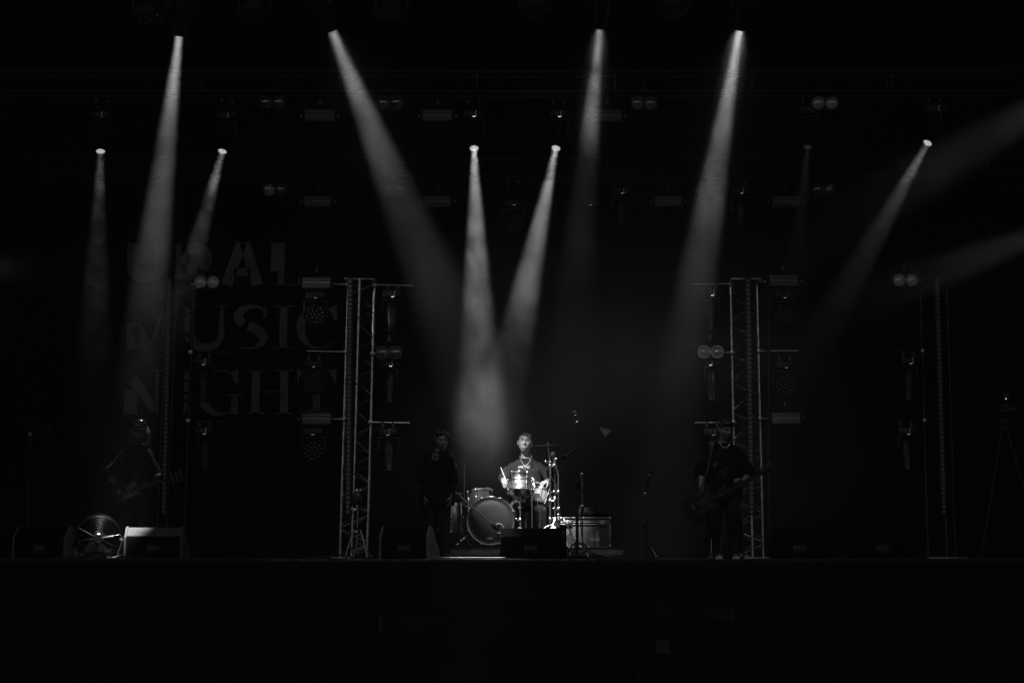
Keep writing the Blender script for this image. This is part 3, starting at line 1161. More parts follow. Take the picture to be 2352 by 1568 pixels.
# ------------------------------------------------------------------ drum riser
RZ = .14                                     # riser height
ra, rb = fl(1008, 22.4), fl(1432, 22.4)
rw = rb.x - ra.x
riser = empty('drum_riser', ((ra.x + rb.x) / 2, 22.4, FLOOR))
tag(riser, 'low drum riser with pale metal rails along its front', 'riser')
MB().box((0, 1.1, RZ - .012), (rw, 2.2, .024), bevel=.003).build('deck_board', 'riser_black', riser)
MB().box((0, .0, RZ - .042), (rw, .04, .034), bevel=.004).build('top_rail', 'riser_edge', riser)
MB().box((0, .006, RZ - .086), (rw, .03, .05), bevel=.003).build('front_board', 'riser_black', riser)
for k in range(3):
    MB().box((-rw / 2 + rw * (k + .5) / 3, -.012, .066), (rw / 3 - .03, .035, .046), bevel=.003).build('lower_rail', 'riser_edge', riser)
for sx in (-1, 1):
    MB().box((sx * (rw / 2 - .02), 1.1, RZ - .065), (.03, 2.14, .075), bevel=.003).build('side_rail', 'riser_black', riser)
    for y in (.06, 1.1, 2.1):
        MB().cyl((sx * (rw / 2 - .06), y, 0), (sx * (rw / 2 - .06), y, RZ - .025), .03).build('leg', 'steel', riser)
RT = FLOOR + RZ


def on_riser(px, Y):
    p = P(px, 1256, Y)
    return Vector((p.x, Y, RT))


# ------------------------------------------------------------------ drums
def lug(parent, a, r, z0, z1, m='chrome'):
    c, s = math.cos(a), math.sin(a)
    mb = MB()
    rot = Matrix.Rotation(a, 3, 'Z')
    mb.box((c * (r + .012), s * (r + .012), (z0 + z1) / 2), (.022, .018, min(.05, (z1 - z0) * .45)), rot=rot, bevel=.005)
    mb.cyl((c * (r + .016), s * (r + .016), z0 - .008), (c * (r + .016), s * (r + .016), z1 + .012), .0045, n=8)
    for z in (z0, z1):
        mb.box((c * (r + .012), s * (r + .012), z), (.022, .018, .014), rot=rot, bevel=.003)
        mb.sph((c * (r + .016), s * (r + .016), z + (.016 if z == z1 else -.012)), .0075, 8, 6)
    return mb.build('lug', m, parent)


def drum(name, label, c, r, h, wrap, rot, nl=8, top='drum_head_pale', bottom='drum_head_pale', phase=0.2):
    """a drum whose axis is local z; c is its middle"""
    t = empty(name, c, rot)
    tag(t, label, 'drum')
    MB().lathe([(r - .006, -h / 2), (r, -h / 2 + .004), (r, h / 2 - .004), (r - .006, h / 2)], 48).build('shell', wrap, t)
    for z, m in ((h / 2, top), (-h / 2, bottom)):
        s = 1 if z > 0 else -1
        MB().lathe([(r + .002, z), (r + .001, z + s * .006), (.002, z + s * .0065)], 40, cap=False).build('drum_head', m, t)
        MB().lathe([(r + .006, z - s * .012), (r + .011, z - s * .012), (r + .011, z + s * .012), (r + .002, z + s * .014), (r + .004, z + s * .009)], 48).build('hoop', 'chrome', t)
    for k in range(nl):
        lug(t, phase + 2 * math.pi * k / nl, r, -h / 2 + .002, h / 2 - .002)
    return t


YBD = 22.72
bc = P(1127, 1196, YBD)
br = .300
bass = empty('bass_drum', bc, (R(90), 0, R(-5)))      # local z points to the audience
tag(bass, 'big bass drum standing on its side with a dark front head and white sticker', 'drum')
MB().lathe([(br - .012, -.44), (br - .004, -.435), (br - .004, -.012), (br - .012, -.006)], 64).build('shell', 'drum_wrap', bass)
for z0, nm in ((0, 'hoop'), (-.45, 'hoop')):
    MB().lathe([(br - .004, z0 - .03), (br + .012, z0 - .03), (br + .014, z0 + .012), (br + .008, z0 + .018), (br - .004, z0 + .016), (br - .008, z0)], 72).build(nm, 'chrome' if z0 == 0 else 'drum_black', bass)
hd = MB()
hd.lathe([(br - .002, -.002), (br - .02, .004), (br * .6, .006), (.002, .007)], 56, cap=False)
hd.build('front_head', 'drum_head', bass)
MB().lathe([(br - .006, .004), (br - .01, .008), (br - .034, .0072), (br - .036, .005)], 56, cap=False).build('muffle_ring', 'drum_black', bass)
px_, pz_ = .105, -.098
MB().torus((px_, pz_, .009), .062, .010, (0, 0, 1), 32, 8).build('port_ring', 'drum_head_pale', bass)
MB().lathe([(.056, .0078), (.002, .0085)], 24, Matrix.Translation((px_, pz_, 0)), cap=False).build('port_hole', 'black_cloth', bass)
st = MB().box((-.010, -.226, .009), (.082, .028, .002)).build('sticker', 'sticker', bass)
text('lettering', 'EVANS', .026, 'black_plastic', (-.048, -.235, .0115), bass, bold=.0008, rot=(0, 0, 0), sx=1.0, depth=.0006)
for k in range(8):
    a = R(22.5 + 45 * k)
    lo = MB()
    rot = Matrix.Rotation(a, 3, 'Z')
    cc, ss = math.cos(a), math.sin(a)
    lo.box((cc * (br + .016), ss * (br + .016), .0), (.016, .036, .046), rot=rot, bevel=.005)
    lo.cyl((cc * (br + .022), ss * (br + .022), -.02), (cc * (br + .022), ss * (br + .022), -.16), .005, n=8)
    lo.box((cc * (br + .014), ss * (br + .014), -.17), (.03, .026, .06), rot=rot, bevel=.008)
    lo.sph((cc * (br + .022), ss * (br + .022), .03), .009, 8, 6)
    lo.build('lug', 'chrome', bass)
for s in (-1, 1):
    MB().tube([(s * br * .86, -br * .5, -.12), (s * (br + .10), -br * .86, -.02), (s * (br + .14), -br - .012, .03)], .009).build('spur', 'chrome', bass)
MB().box((0, br + .02, -.22), (.07, .02, .12), bevel=.008).build('mount_plate', 'chrome', bass)

drum('snare_drum', 'wide shallow sparkle snare drum on a chrome stand, right of the bass drum', P(1196, 1117, 22.85), .168, .135, 'drum_wrap', (R(-15), 0, R(2)), 8, 'drum_head_pale', 'drum_head_pale', R(22.5))
drum('small_tom', 'small sparkle tom just behind and above the snare drum', P(1193, 1100, 23.12), .100, .165, 'drum_wrap', (R(-6), 0, 0), 6, phase=R(30))
drum('side_tom', 'small pale tom tucked right of the snare drum under the hand', P(1243, 1139, 23.15), .105, .18, 'drum_head_pale', (R(-10), R(18), 0), 6, phase=R(10))
drum('rack_tom', 'black rack tom half hidden behind the bass drum', P(1104, 1146, 23.1), .15, .22, 'drum_black', (R(-8), R(-6), 0), 6)
ft = drum('floor_tom', 'floor tom at the riser end behind the curly haired person', on_riser(1030, 23.25) + Vector((0, 0, .40)), .19, .36, 'drum_wrap', (0, 0, 0), 8)
for k in range(3):
    a = R(30 + 120 * k)
    MB().tube([(math.cos(a) * .215, math.sin(a) * .215, -.05), (math.cos(a) * .215, math.sin(a) * .215, -.3), (math.cos(a) * .24, math.sin(a) * .24, -.40)], .008).build('leg', 'chrome', ft)


# ------------------------------------------------------------------ stands
def tripod(t, z0, spread, m, r=.008, a0=30.0, foot=True):
    for k in range(3):
        a = R(a0 + 120 * k)
        c, s = math.cos(a), math.sin(a)
        leg = MB()
        leg.tube([(c * .015, s * .015, z0), (c * spread * .35, s * spread * .35, z0 * .84), (c * spread, s * spread, .012)], [r, r, r], 8)
        leg.tube([(c * .015, s * .015, z0 * .32), (c * spread * .58, s * spread * .58, z0 * .50)], r * .7, 6)
        o = leg.build('leg', m, t)
        if foot:
            MB().sph((c * spread, s * spread, .014), (r * 1.9, r * 1.9, .014), 10, 6).build('rubber_foot', 'black_plastic', o)


def wing(t, p, d=(1, 0, 0), m='chrome', s=1.0):
    p, d = Vector(p), Vector(d)
    mb = MB()
    mb.lathe([(.014 * s, -.022 * s), (.019 * s, -.015 * s), (.019 * s, .015 * s), (.014 * s, .022 * s)], 14, Matrix.Translation(p))
    mb.cyl(p, p + d * .035 * s, .008 * s, n=8)
    mb.sph(p + d * .042 * s + Vector((0, 0, .008 * s)), (.011 * s, .006 * s, .016 * s), 8, 6)
    mb.build('wing_nut', m, t)


def cymbal_mesh(r):
    return MB().lathe([(r, 0), (r * .6, .010), (r * .22, .014), (r * .17, .020), (r * .08, .026), (.008, .028), (.008, .024), (r * .08, .022), (r * .16, .016), (r * .21, .011), (r * .6, .007), (r, -.0025)], 48)


def cymbal(name, label, c, r, tilt):
    t = empty(name, c, tilt)
    tag(t, label, 'cymbal')
    cymbal_mesh(r).build('bow', 'brass', t)
    MB().lathe([(.014, .028), (.013, .036), (.004, .038)], 12).build('felt', 'black_cloth', t)
    MB().lathe([(.005, .036), (.007, .042), (.006, .052), (.003, .054)], 10).build('wing_nut', 'chrome', t)
    return t


def stand_at(px, Y, name, label, cat, riser_=True):
    b = on_riser(px, Y) if riser_ else fl(px, Y)
    t = empty(name, b)
    tag(t, label, cat)
    return t, b


# snare stand
t, b = stand_at(1195, 22.88, 'snare_stand', 'chrome stand under the wide snare drum', 'stand')
zt = P(1195, 1134, 22.88).z - b.z
rod('pole', (0, 0, .06), (0, 0, zt - .10), .012, 'chrome', t, 12)
MB().cyl((0, 0, .20), (0, 0, .34), .017, n=14).build('sleeve', 'chrome', t)
for k in range(3):
    a = R(90 + 120 * k)
    MB().tube([(0, 0, zt - .10), (math.cos(a) * .07, math.sin(a) * .07, zt - .06), (math.cos(a) * .15, math.sin(a) * .15, zt - .01), (math.cos(a) * .165, math.sin(a) * .165, zt + .03)], .008).build('basket_arm', 'chrome', t)
wing(t, (0, 0, zt - .10), (1, -.3, 0), s=1.3)
wing(t, (0, 0, .36), (-1, -.3, 0), s=1.2)
MB().lathe([(.02, zt - .19), (.032, zt - .185), (.032, zt - .165), (.02, zt - .16)], 16).build('basket_nut', 'steel', t)
tripod(t, .26, .26, 'chrome', .008, 80)

# tall cymbal stand (upper cymbal)
Yc = 23.0
t, b = stand_at(1264, Yc, 'cymbal_stand', 'chrome cymbal stand carrying the upper cymbal', 'stand')
z1 = P(1264, 1062, Yc).z - b.z
top = P(1258, 1026, Yc) - b
rod('lower_tube', (0, 0, .1), (0, 0, z1 * .55), .013, 'chrome', t, 12)
rod('upper_tube', (0, 0, z1 * .55), (0, 0, z1), .009, 'chrome', t, 12)
rod('tilter_rod', (0, 0, z1 - .03), top + Vector((0, 0, .05)), .006, 'chrome', t, 8)
for zz, d in ((z1, (-1, -.5, 0)), (z1 - .045, (1, -.5, 0)), (z1 * .55, (1, -.4, 0)), (z1 * .33, (.8, -.6, 0))):
    wing(t, (0, 0, zz), d, s=1.35)
MB().cyl((0, 0, z1 - .01), (0, 0, z1 + .07), .014, n=12).build('tilter', 'chrome', t)
tripod(t, .30, .28, 'chrome', .009, 200)
cymbal('crash_cymbal', 'upper thin cymbal seen edge on, right of the drummer', P(1259, 1024, Yc), .205, (R(2), R(-1), 0))

# hi-hat
t, b = stand_at(1275, 23.2, 'hihat_stand', 'slim chrome stand carrying the lower pair of cymbals', 'stand')
zt = P(1275, 1070, 23.2).z - b.z
rod('lower_tube', (0, 0, .08), (0, 0, zt * .6), .011, 'chrome', t, 10)
rod('upper_tube', (0, 0, zt * .6), (0, 0, zt + .06), .006, 'chrome', t, 10)
wing(t, (0, 0, zt * .6), (-1, -.4, 0), s=1.2)
MB().box((0, -.16, .02), (.09, .28, .015), bevel=.004).build('pedal', 'steel', t)
tripod(t, .27, .25, 'chrome', .008, 60)
hh = empty('hihat_cymbal', P(1277, 1080, 23.2), (R(3), R(4), 0))
tag(hh, 'lower pair of cymbals at the level of the drummer\'s right elbow', 'cymbal')
cymbal_mesh(.178).build('top_cymbal', 'brass', hh)
o = cymbal_mesh(.178).build('bottom_cymbal', 'brass', hh)
o.rotation_euler = (R(180), R(5), 0)
o.location = (0, 0, -.014)

# a third cymbal, left and dark
cymbal('ride_cymbal', 'dark cymbal seen edge on behind the curly haired person', P(1066, 1034, 23.3), .135, (R(3), R(3), 0))
t, b = stand_at(1066, 23.3, 'cymbal_stand', 'cymbal stand behind the curly haired person', 'stand')
rod('pole', (0, 0, .1), (0, 0, P(1066, 1032, 23.3).z - b.z), .010, 'black_paint', t, 10)
tripod(t, .28, .26, 'black_paint', .008, 10)
wing(t, (0, 0, .55), (1, 0, 0), 'black_paint', 1.2)


# ------------------------------------------------------------------ microphones
def microphone(t, p, d, ball=.026, ln=.16, m='black_paint', nm='microphone'):
    p, d = Vector(p), Vector(d).normalized()
    q = d.to_track_quat('Z', 'Y').to_matrix().to_4x4()
    M = Matrix.Translation(p) @ q
    o = MB().lathe([(.010, -ln), (.012, -ln + .01), (.016, -.02), (.021, -.01), (.021, .0)], 16, M).build('mic_body', m, t)
    MB().lathe([(.021, .0), (ball, .012), (ball, .028), (ball * .8, .046), (ball * .3, .054)], 16, M).build('mic_grille', 'steel' if m != 'black_paint' else 'black_cloth', o)
    MB().torus(p, .024, .004, d, 16, 6).build('mic_ring', 'steel', o)
    return o


def mic_stand(px, Y, name, label, zt, boom=None, m='black_paint', mic=None, spread=.32, round_base=False, riser_=False, a0=30.0, r=.011):
    """boom: (dx, dy, dz) from the pole top to the mic clip, mic: direction the mic points"""
    t, b = stand_at(px, Y, name, label, 'mic stand', riser_)
    rod('lower_tube', (0, 0, .05), (0, 0, zt * .55), r * 1.25, m, t, 10)
    rod('upper_tube', (0, 0, zt * .55), (0, 0, zt), r * .8, m, t, 10)
    MB().lathe([(r * 1.6, zt * .55 - .04), (r * 2.1, zt * .55 - .03), (r * 2.1, zt * .55 + .03), (r * 1.2, zt * .55 + .045)], 14).build('height_clutch', 'black_plastic', t)
    if round_base:
        MB().lathe([(.14, 0), (.14, .012), (.12, .024), (.02, .034)], 32).build('round_base', m, t)
    else:
        tripod(t, .20, spread, m, .009, a0)
    end = Vector((0, 0, zt))
    if boom:
        e = end + Vector(boom)
        k = end - Vector(boom) * .35
        rod('boom', k, e, r * .65, m, t, 8)
        wing(t, end, (0, -1, 0), 'steel' if m == 'black_paint' else 'chrome', 1.2)
        end = e
    if mic:
        microphone(t, end + Vector(mic).normalized() * .09, mic)
        MB().cyl(end - Vector((0, 0, .015)), end + Vector((0, 0, .02)), .016, n=10).build('mic_clip', 'black_plastic', t)
    return t, b


def up(py, Y, base):
    return P(1176, py, Y).z - base


# kick drum microphone
Yk = 22.45
a_, e_ = P(1046, 1130, Yk), P(1136, 1208, Yk)
t, b = mic_stand(1055, Yk, 'microphone_stand', 'microphone stand left of the bass drum with its boom slanting across the drum', up(1137, Yk, RT), None, 'black_paint', riser_=True, spread=.22, a0=75)
h0 = Vector((0, 0, up(1137, Yk, RT)))
rod('boom', a_ - b, e_ - b, .009, 'steel', t, 8)
wing(t, h0, (0, -1, 0), 's' and 'steel', 1.3)
mo = MB()
MM = Matrix.Translation(e_ - b) @ (Vector((.8, .25, -.45)).to_track_quat('Z', 'Y').to_matrix().to_4x4())
mo.lathe([(.012, -.05), (.022, -.035), (.03, .0), (.036, .02), (.036, .05), (.028, .062), (.004, .066)], 20, MM)
o = mo.build('kick_microphone', 'black_plastic', t)
MB().torus(MM @ Vector((0, 0, .02)), .036, .004, MM.to_3x3() @ Vector((0, 0, 1)), 20, 6).build('mic_ring', 'chrome', o)
MB().tube([e_ - b + Vector((-.02, 0, -.02)), e_ - b + Vector((.05, -.02, -.12)), e_ - b + Vector((.07, 0, -.24)), (Vector((.60, .05, .02)))], .006).build('mic_cable', 'cable', t)

# overhead microphone between the cymbals: black foam ball, shiny body
Yo = 22.75
t, b = stand_at(1283, Yo, 'microphone_stand', 'chrome stand with a shiny upright microphone between the two cymbals', 'mic stand')
zc = P(1283, 1082, Yo).z - b.z
tipm = P(1272, 1050, Yo) - b
rod('lower_tube', (0, 0, .1), (0, 0, zc * .5), .0125, 'steel', t, 10)
rod('upper_tube', (0, 0, zc * .5), (0, 0, zc * .97), .009, 'chrome', t, 10)
rod('boom', (0, 0, zc * .95), tipm - Vector((0, 0, .02)), .007, 'steel', t, 8)
bd_ = MB().cyl(P(1279, 1078, Yo) - b, tipm, .012, .016, n=14)
bo = bd_.build('mic_body', 'chrome', t)
MB().sph(tipm + Vector((-.012, 0, .035)), (.034, .034, .042), 16, 12).build('mic_foam', 'black_cloth', bo)
MB().sph(tipm + Vector((.03, -.01, -.02)), .016, 10, 8).build('clip_knob', 'chrome', t)
for zz in (zc * .5, zc * .36, zc * .72):
    wing(t, (0, 0, zz), (-1, -.4, 0), 'chrome', 1.35)
MB().sph((0, 0, zc * .43), .022, 12, 10).build('memory_lock', 'chrome', t)
z0 = P(1283, 1191, Yo).z - b.z
for k, (lx, ly) in enumerate(((.23, -.16), (-.16, -.2), (-.05, .27))):
    leg = MB()
    leg.tube([(lx * .08, ly * .08, z0 - .01), (lx * .25, ly * .25, z0 + .01), (lx * .45, ly * .45, z0 - .06), (lx, ly, .012)], .0105, 8)
    leg.tube([(0, 0, .10), (lx * .62, ly * .62, z0 * .45)], .007, 6)
    o = leg.build('leg', 'chrome', t)
    MB().sph((lx, ly, .015), (.02, .02, .015), 10, 6).build('rubber_foot', 'black_plastic', o)
MB().lathe([(.018, z0 - .02), (.024, z0 - .01), (.024, z0 + .02), (.016, z0 + .03)], 14).build('leg_collar', 'chrome', t)
MB().tube([tipm + Vector((.02, -.02, -.03)), tipm + Vector((-.045, -.03, -.14)), tipm + Vector((-.04, -.03, -.26)), tipm + Vector((.02, 0, -.33)), (.02, 0, zc * .5), (.022, 0, .2)], .0045).build('mic_cable', 'cable', t)

# thin stand beside the snare with its cable
t, b = stand_at(1222, 22.7, 'microphone_stand', 'thin upright rod with chrome knobs beside the snare drum', 'mic stand')
zt = up(1096, 22.7, RT)
rod('pole', (0, 0, 0.02), (0, 0, zt), .005, 'steel', t, 8)
for py in (1098, 1106, 1124):
    MB().sph((0, -.005, up(py, 22.7, RT)), (.014, .014, .016), 10, 8).build('knob', 'chrome', t)
MB().lathe([(.11, 0), (.11, .012), (.02, .03)], 24).build('round_base', 'black_paint', t)
MB().tube([(0, 0, zt - .05), (.03, -.02, zt - .2), (.11, 0, .45), (.10, 0, .25), (.03, -.05, .05)], .005).build('mic_cable', 'cable', t)

# microphone stands of the singers
t, b = mic_stand(1326, 21.75, 'microphone_stand', 'tall black microphone stand in front of the flight case', up(972, 21.75, FLOOR), (.0, 0, .02), mic=(-.25, -.3, 1), r=.016, a0=10, spread=.26)
zz = up(1030, 21.75, FLOOR)
rod('side_arm', (0, 0, zz), (-.13, -.04, zz - .09), .007, 'black_paint', t, 8)
microphone(t, (-.145, -.045, zz - .10), (-.7, -.2, -.6))
MB().tube([(.02, 0, 1.0), (.09, .0, .75), (.06, .02, .45), (.07, 0, .15), (.3, .1, .02), (.62, .05, .015)], .007).build('mic_cable', 'cable', t)
t, b = mic_stand(1338, 22.2, 'microphone_stand', 'slim steel stand just right of the tall black microphone stand', up(1090, 22.2, FLOOR), (.0, 0, .02), m='steel', r=.007, spread=.2, a0=50)
wing(t, (0, 0, up(1163, 22.2, FLOOR)), (-1, -.3, 0), s=1.2)
MB().tube([(0, 0, 1.02), (.02, 0, .8), (-.03, 0, .5), (.0, 0, .2)], .006).build('mic_cable', 'cable', t)
mic_stand(1483, 22.0, 'microphone_stand', 'dark microphone stand alone between the flight case and the bass player', up(1135, 22.0, FLOOR), (.035, -.03, .16), mic=(.3, -.2, 1), a0=60, spread=.25)
mic_stand(60, 22.0, 'microphone_stand', 'microphone stand with a boom near the left edge of the stage', up(998, 22.0, FLOOR), (.19, -.05, .03), mic=(1, -.2, .35), a0=45)
t, b = mic_stand(820, 22.3, 'microphone_stand', 'low tripod stand with chrome knobs at the foot of the lettered tower', up(1165, 22.3, FLOOR), (-.03, 0, .2), m='steel', mic=None, spread=.20, a0=20, r=.009)
for py in (1127, 1160, 1170, 1222):
    wing(t, (random.uniform(-.02, .0), 0, up(py, 22.3, FLOOR)), (1 if py % 2 else -1, -.4, 0), 'chrome', 1.25)
MB().sph((-.01, 0, up(1148, 22.3, FLOOR)), (.075, .05, .11), 16, 12).build('padded_clamp', 'black_plastic', t)
for s in (-1, 1):
    MB().tube([(0, 0, .34), (s * .04, -.03, .36), (s * .07, -.06, .28), (s * .14, -.12, .02)], .009).build('leg', 'chrome', t)

# ------------------------------------------------------------------ flight case with bag and bottles
Yq = 23.0
ca, cb = P(1287, 1255, Yq), P(1404, 1255, Yq)
cw, chh = cb.x - ca.x, P(1340, 1188, Yq).z - RT
case = empty('flight_case', ((ca.x + cb.x) / 2, Yq, RT))
tag(case, 'grey flight case with metal edges and latches at the end of the riser', 'flight case')
lidz = chh * .80
MB().box((0, .22, lidz / 2), (cw - .02, .44, lidz - .01), bevel=.004).build('body', 'case_laminate', case)
MB().box((0, .22, (lidz + chh) / 2 + .004), (cw - .02, .44, chh - lidz - .012), bevel=.004).build('lid', 'case_laminate', case)
for x in (-1, 1):
    MB().box((x * (cw / 2 - .014), 0, lidz / 2), (.03, .025, lidz - .02), bevel=.004).build('corner_edge', 'case_edge', case)
for z in (lidz - .012, lidz + .016, chh - .006, .012):
    MB().box((0, -.001, z), (cw - .005, .024, .020), bevel=.004).build('edge_rail', 'case_edge', case)
for x in (-1, 1):
    mb = MB()
    mb.box((x * (cw / 2 - .11), -.016, lidz + .003), (.10, .014, .085), bevel=.008)
    o = mb.build('latch', 'case_edge', case)
    MB().box((x * (cw / 2 - .11), -.026, lidz + .003), (.062, .010, .048), bevel=.006).build('latch_dish', 'steel', o)
    MB().box((x * (cw / 2 - .11), -.034, lidz + .003), (.012, .012, .05), bevel=.003).build('butterfly', 'chrome', o)
    for zc_ in (.02, chh - .012):
        MB().sph((x * (cw / 2 - .012), .0, zc_), .028, 12, 8).build('ball_corner', 'case_edge', case)
bag = MB()
bc_ = P(1352, 1183, Yq + .2)
bag.sph((0, 0, 0), (.16, .13, .075), 24, 14, lump=.25, ls=1.8)
bag.sph((-.10, -.05, -.01), (.07, .08, .075), 18, 12, lump=.2, ls=2)
bag.sph((.16, 0, -.02), (.10, .10, .05), 18, 12, lump=.2, ls=2)
o = fuse(bag, 'bag', 'black_cloth', None, .008, 3)
o.location = (bc_.x, Yq + .18, RT + chh + .068)
tag(o, 'soft dark bag lying on top of the flight case', 'bag')
for px, hb, lab in ((1360, .185, 'clear water bottle before the flight case, nearer the mic stand'), (1372, .205, 'taller clear water bottle before the flight case, nearer the case corner')):
    t = empty('water_bottle', on_riser(px, 22.62))
    tag(t, lab, 'bottle', 'water bottles')
    MB().lathe([(.026, 0), (.031, .008), (.031, .04), (.029, .045), (.031, .05), (.031, .06), (.029, .065), (.031, .07), (.031, hb * .66), (.024, hb * .8), (.012, hb * .9), (.012, hb * .96)], 20).build('bottle_body', 'plastic_clear', t)
    MB().lathe([(.0145, hb * .94), (.0145, hb), (.004, hb + .002)], 14).build('cap', 'pale_matte', t)
    MB().lathe([(.0318, .085), (.0318, .125)], 20, cap=False).build('paper_label', 'pale_matte', t)


# ------------------------------------------------------------------ stage monitors
def wedge(px0, px1, Y, label, rz=0.0, hgt=.385, m='pitch_black', depth=.48, cheek=None):
    a, b = fl(px0, Y), fl(px1, Y)
    w = b.x - a.x
    t = empty('stage_monitor', ((a.x + b.x) / 2, Y, FLOOR), (0, 0, rz))
    tag(t, label, 'monitor speaker', 'wedge monitors along the stage edge')
    h = hgt
    prof = [(0, .0), (0, h * .66), (.012, h * .70), (.10, h * .985), (.13, h), (.17, h * .97), (depth * .75, h * .48), (depth, h * .22), (depth, 0)]
    M = Matrix(((0, 0, 1, 0), (1, 0, 0, 0), (0, 1, 0, 0), (0, 0, 0, 1)))
    mb = MB().prism(prof, w - .05, Matrix.Translation((-(w - .05) / 2, 0, 0)) @ M)
    mb.build('cabinet', 'pitch_black', t, smooth=20)
    MB().add([(x, y - .006, z + .005) for x, y, z in ((-w / 2 + .03, .014, h * .705), (w / 2 - .03, .014, h * .705), (w / 2 - .03, .10, h * .98), (-w / 2 + .03, .10, h * .98))] + [(x, y - .001, z + .001) for x, y, z in ((-w / 2 + .03, .014, h * .705), (w / 2 - .03, .014, h * .705), (w / 2 - .03, .10, h * .98), (-w / 2 + .03, .10, h * .98))], [[0, 1, 2, 3], [7, 6, 5, 4], [0, 4, 5, 1], [1, 5, 6, 2], [2, 6, 7, 3], [3, 7, 4, 0]]).build('top_panel', m, t, smooth=0)
    for s in (-1, 1):
        pr2 = [(-.012, 0), (-.012, h * .67), (.002, h * .715), (.095, h * 1.01), (.13, h * 1.03), (.18, h * 1.0), (depth * .76, h * .52), (depth + .012, h * .25), (depth + .012, 0)]
        c = MB().prism(pr2, .026, Matrix.Translation((s * (w / 2 - .013) - .013, 0, 0)) @ M).build('side_cheek', cheek or m, t, smooth=20)
        MB().box((s * (w / 2 + .001), .20, h * .42), (.006, .13, .05), bevel=.002).build('handle_cup', 'black_plastic', c)
        MB().torus((s * (w / 2 + .002), .20, h * .40), .10, .006, (1, 0, 0), 20, 6, R(200), R(340)).build('cheek_rib', cheek or m, c)
    mb = MB().add([(-(w / 2 - .05), .175, h * .965), ((w / 2 - .05), .175, h * .965), ((w / 2 - .05), depth * .985, h * .24), (-(w / 2 - .05), depth * .985, h * .24)], [[0, 1, 2, 3]])
    for v in mb.v:
        v.y += .008
        v.z += .012
    mb.build('grille', 'black_plastic', t, smooth=0)
    MB().box((0, -.004, h * .30), (.16, .010, .10), bevel=.003).build('connector_plate', 'black_plastic', t)
    return t


wedge(20, 158, 21.55, 'stage monitor at the left edge, its curved side panel next to the fan', -0.28, cheek='wedge_lit_pale')
wedge(284, 418, 21.45, 'stage monitor whose sloping top is brightly lit, right of the fan', 0.0, m='wedge_lit_pale')  # top panel coloured pale to stand for the light falling on it
wedge(868, 986, 21.4, 'stage monitor in front of the curly haired person, its side panel facing the drums', -.24, cheek='wedge_lit_pale')
wedge(1150, 1287, 21.35, 'pitch black stage monitor right in front of the drums', 0.0, hgt=.375, m='pitch_black')
wedge(1770, 1905, 21.5, 'dark stage monitor just right of the bass player', -.12)
wedge(1962, 2092, 21.5, 'dark stage monitor alone before the far tower', -.05)
t = empty('power_box', fl(1293, 21.7))
tag(t, 'upright black power box beside the pitch black monitor', 'power box')
MB().box((0, 0, .21), (.085, .16, .42), bevel=.008).build('body', 'pitch_black', t)
MB().box((.055, -.02, .05), (.03, .10, .10), bevel=.006).build('connector', 'black_plastic', t)
MB().box((0, -.083, .25), (.05, .006, .2), bevel=.002).build('socket_panel', 'black_plastic', t)
rod('steel_pin', (.052, -.07, -.0), (.052, -.07, .085), .006, 'steel', t, 8)

# ------------------------------------------------------------------ floor fan
mat('fan_steel', .06, .3, 1.0, var=.2, vscale=15)
Yn = 21.75
fc = P(226, 1231, Yn)
fan = empty('floor_fan', (fc.x, Yn, FLOOR))
tag(fan, 'round steel floor fan with a wire cage between two monitors', 'fan')
cz = fc.z - FLOOR
FRr = .265
tl_ = Matrix.Translation((0, 0, cz)) @ Matrix.Rotation(R(14), 4, 'X') @ Matrix.Rotation(R(12), 4, 'Z')


def fxy(o):
    o.matrix_local = tl_
    return o


fxy(MB().lathe([(FRr, -.075), (FRr + .006, -.07), (FRr + .008, .07), (FRr, .075), (FRr - .004, .07), (FRr - .004, -.07)], 56, Matrix.Rotation(R(90), 4, 'X')).build('drum_ring', 'fan_steel', fan))
cg = MB()
for k in range(1, 15):
    cg.torus((0, -.078 - .02 * math.sqrt(max(0, 1 - (k / 15) ** 2)), 0), FRr * k / 14.6, .0024, (0, 1, 0), 48, 5)
fxy(cg.build('cage_wire', 'fan_steel', fan))
for k in range(10):
    a = 2 * math.pi * k / 10 + .1
    c, s = math.cos(a), math.sin(a)
    fxy(MB().tube([(c * .05, -.101, s * .05), (c * .16, -.095, s * .16), (c * FRr, -.07, s * FRr)], .0038, 6).build('cage_spoke', 'fan_steel', fan))
fxy(MB().lathe([(.055, .09), (.06, .096), (.05, .106), (.01, .108)], 24, Matrix.Rotation(R(90), 4, 'X')).build('hub_badge', 'chrome', fan))
fxy(MB().lathe([(.07, -.12), (.085, -.10), (.085, .02), (.06, .04)], 24, Matrix.Rotation(R(90), 4, 'X')).build('motor', 'black_paint', fan))
for k in range(5):
    a = 2 * math.pi * k / 5 + .4
    mb = MB()
    rg = []
    for j in range(6):
        rr = .06 + .18 * j / 5
        wv = .035 + .055 * math.sin(math.pi * (.2 + .7 * j / 5))
        tw = R(38 - 16 * j / 5)
        ring = []
        for q, th in ((-1, -.0015), (1, -.0015), (1, .0015), (-1, .0015)):
            x, y = q * wv * math.cos(tw), q * wv * math.sin(tw) + th
            ring.append(Vector((math.cos(a) * rr - math.sin(a) * x, y, math.sin(a) * rr + math.cos(a) * x)))
        rg.append(ring)
    mb.loft(rg)
    fxy(mb.build('blade', 'black_plastic', fan))
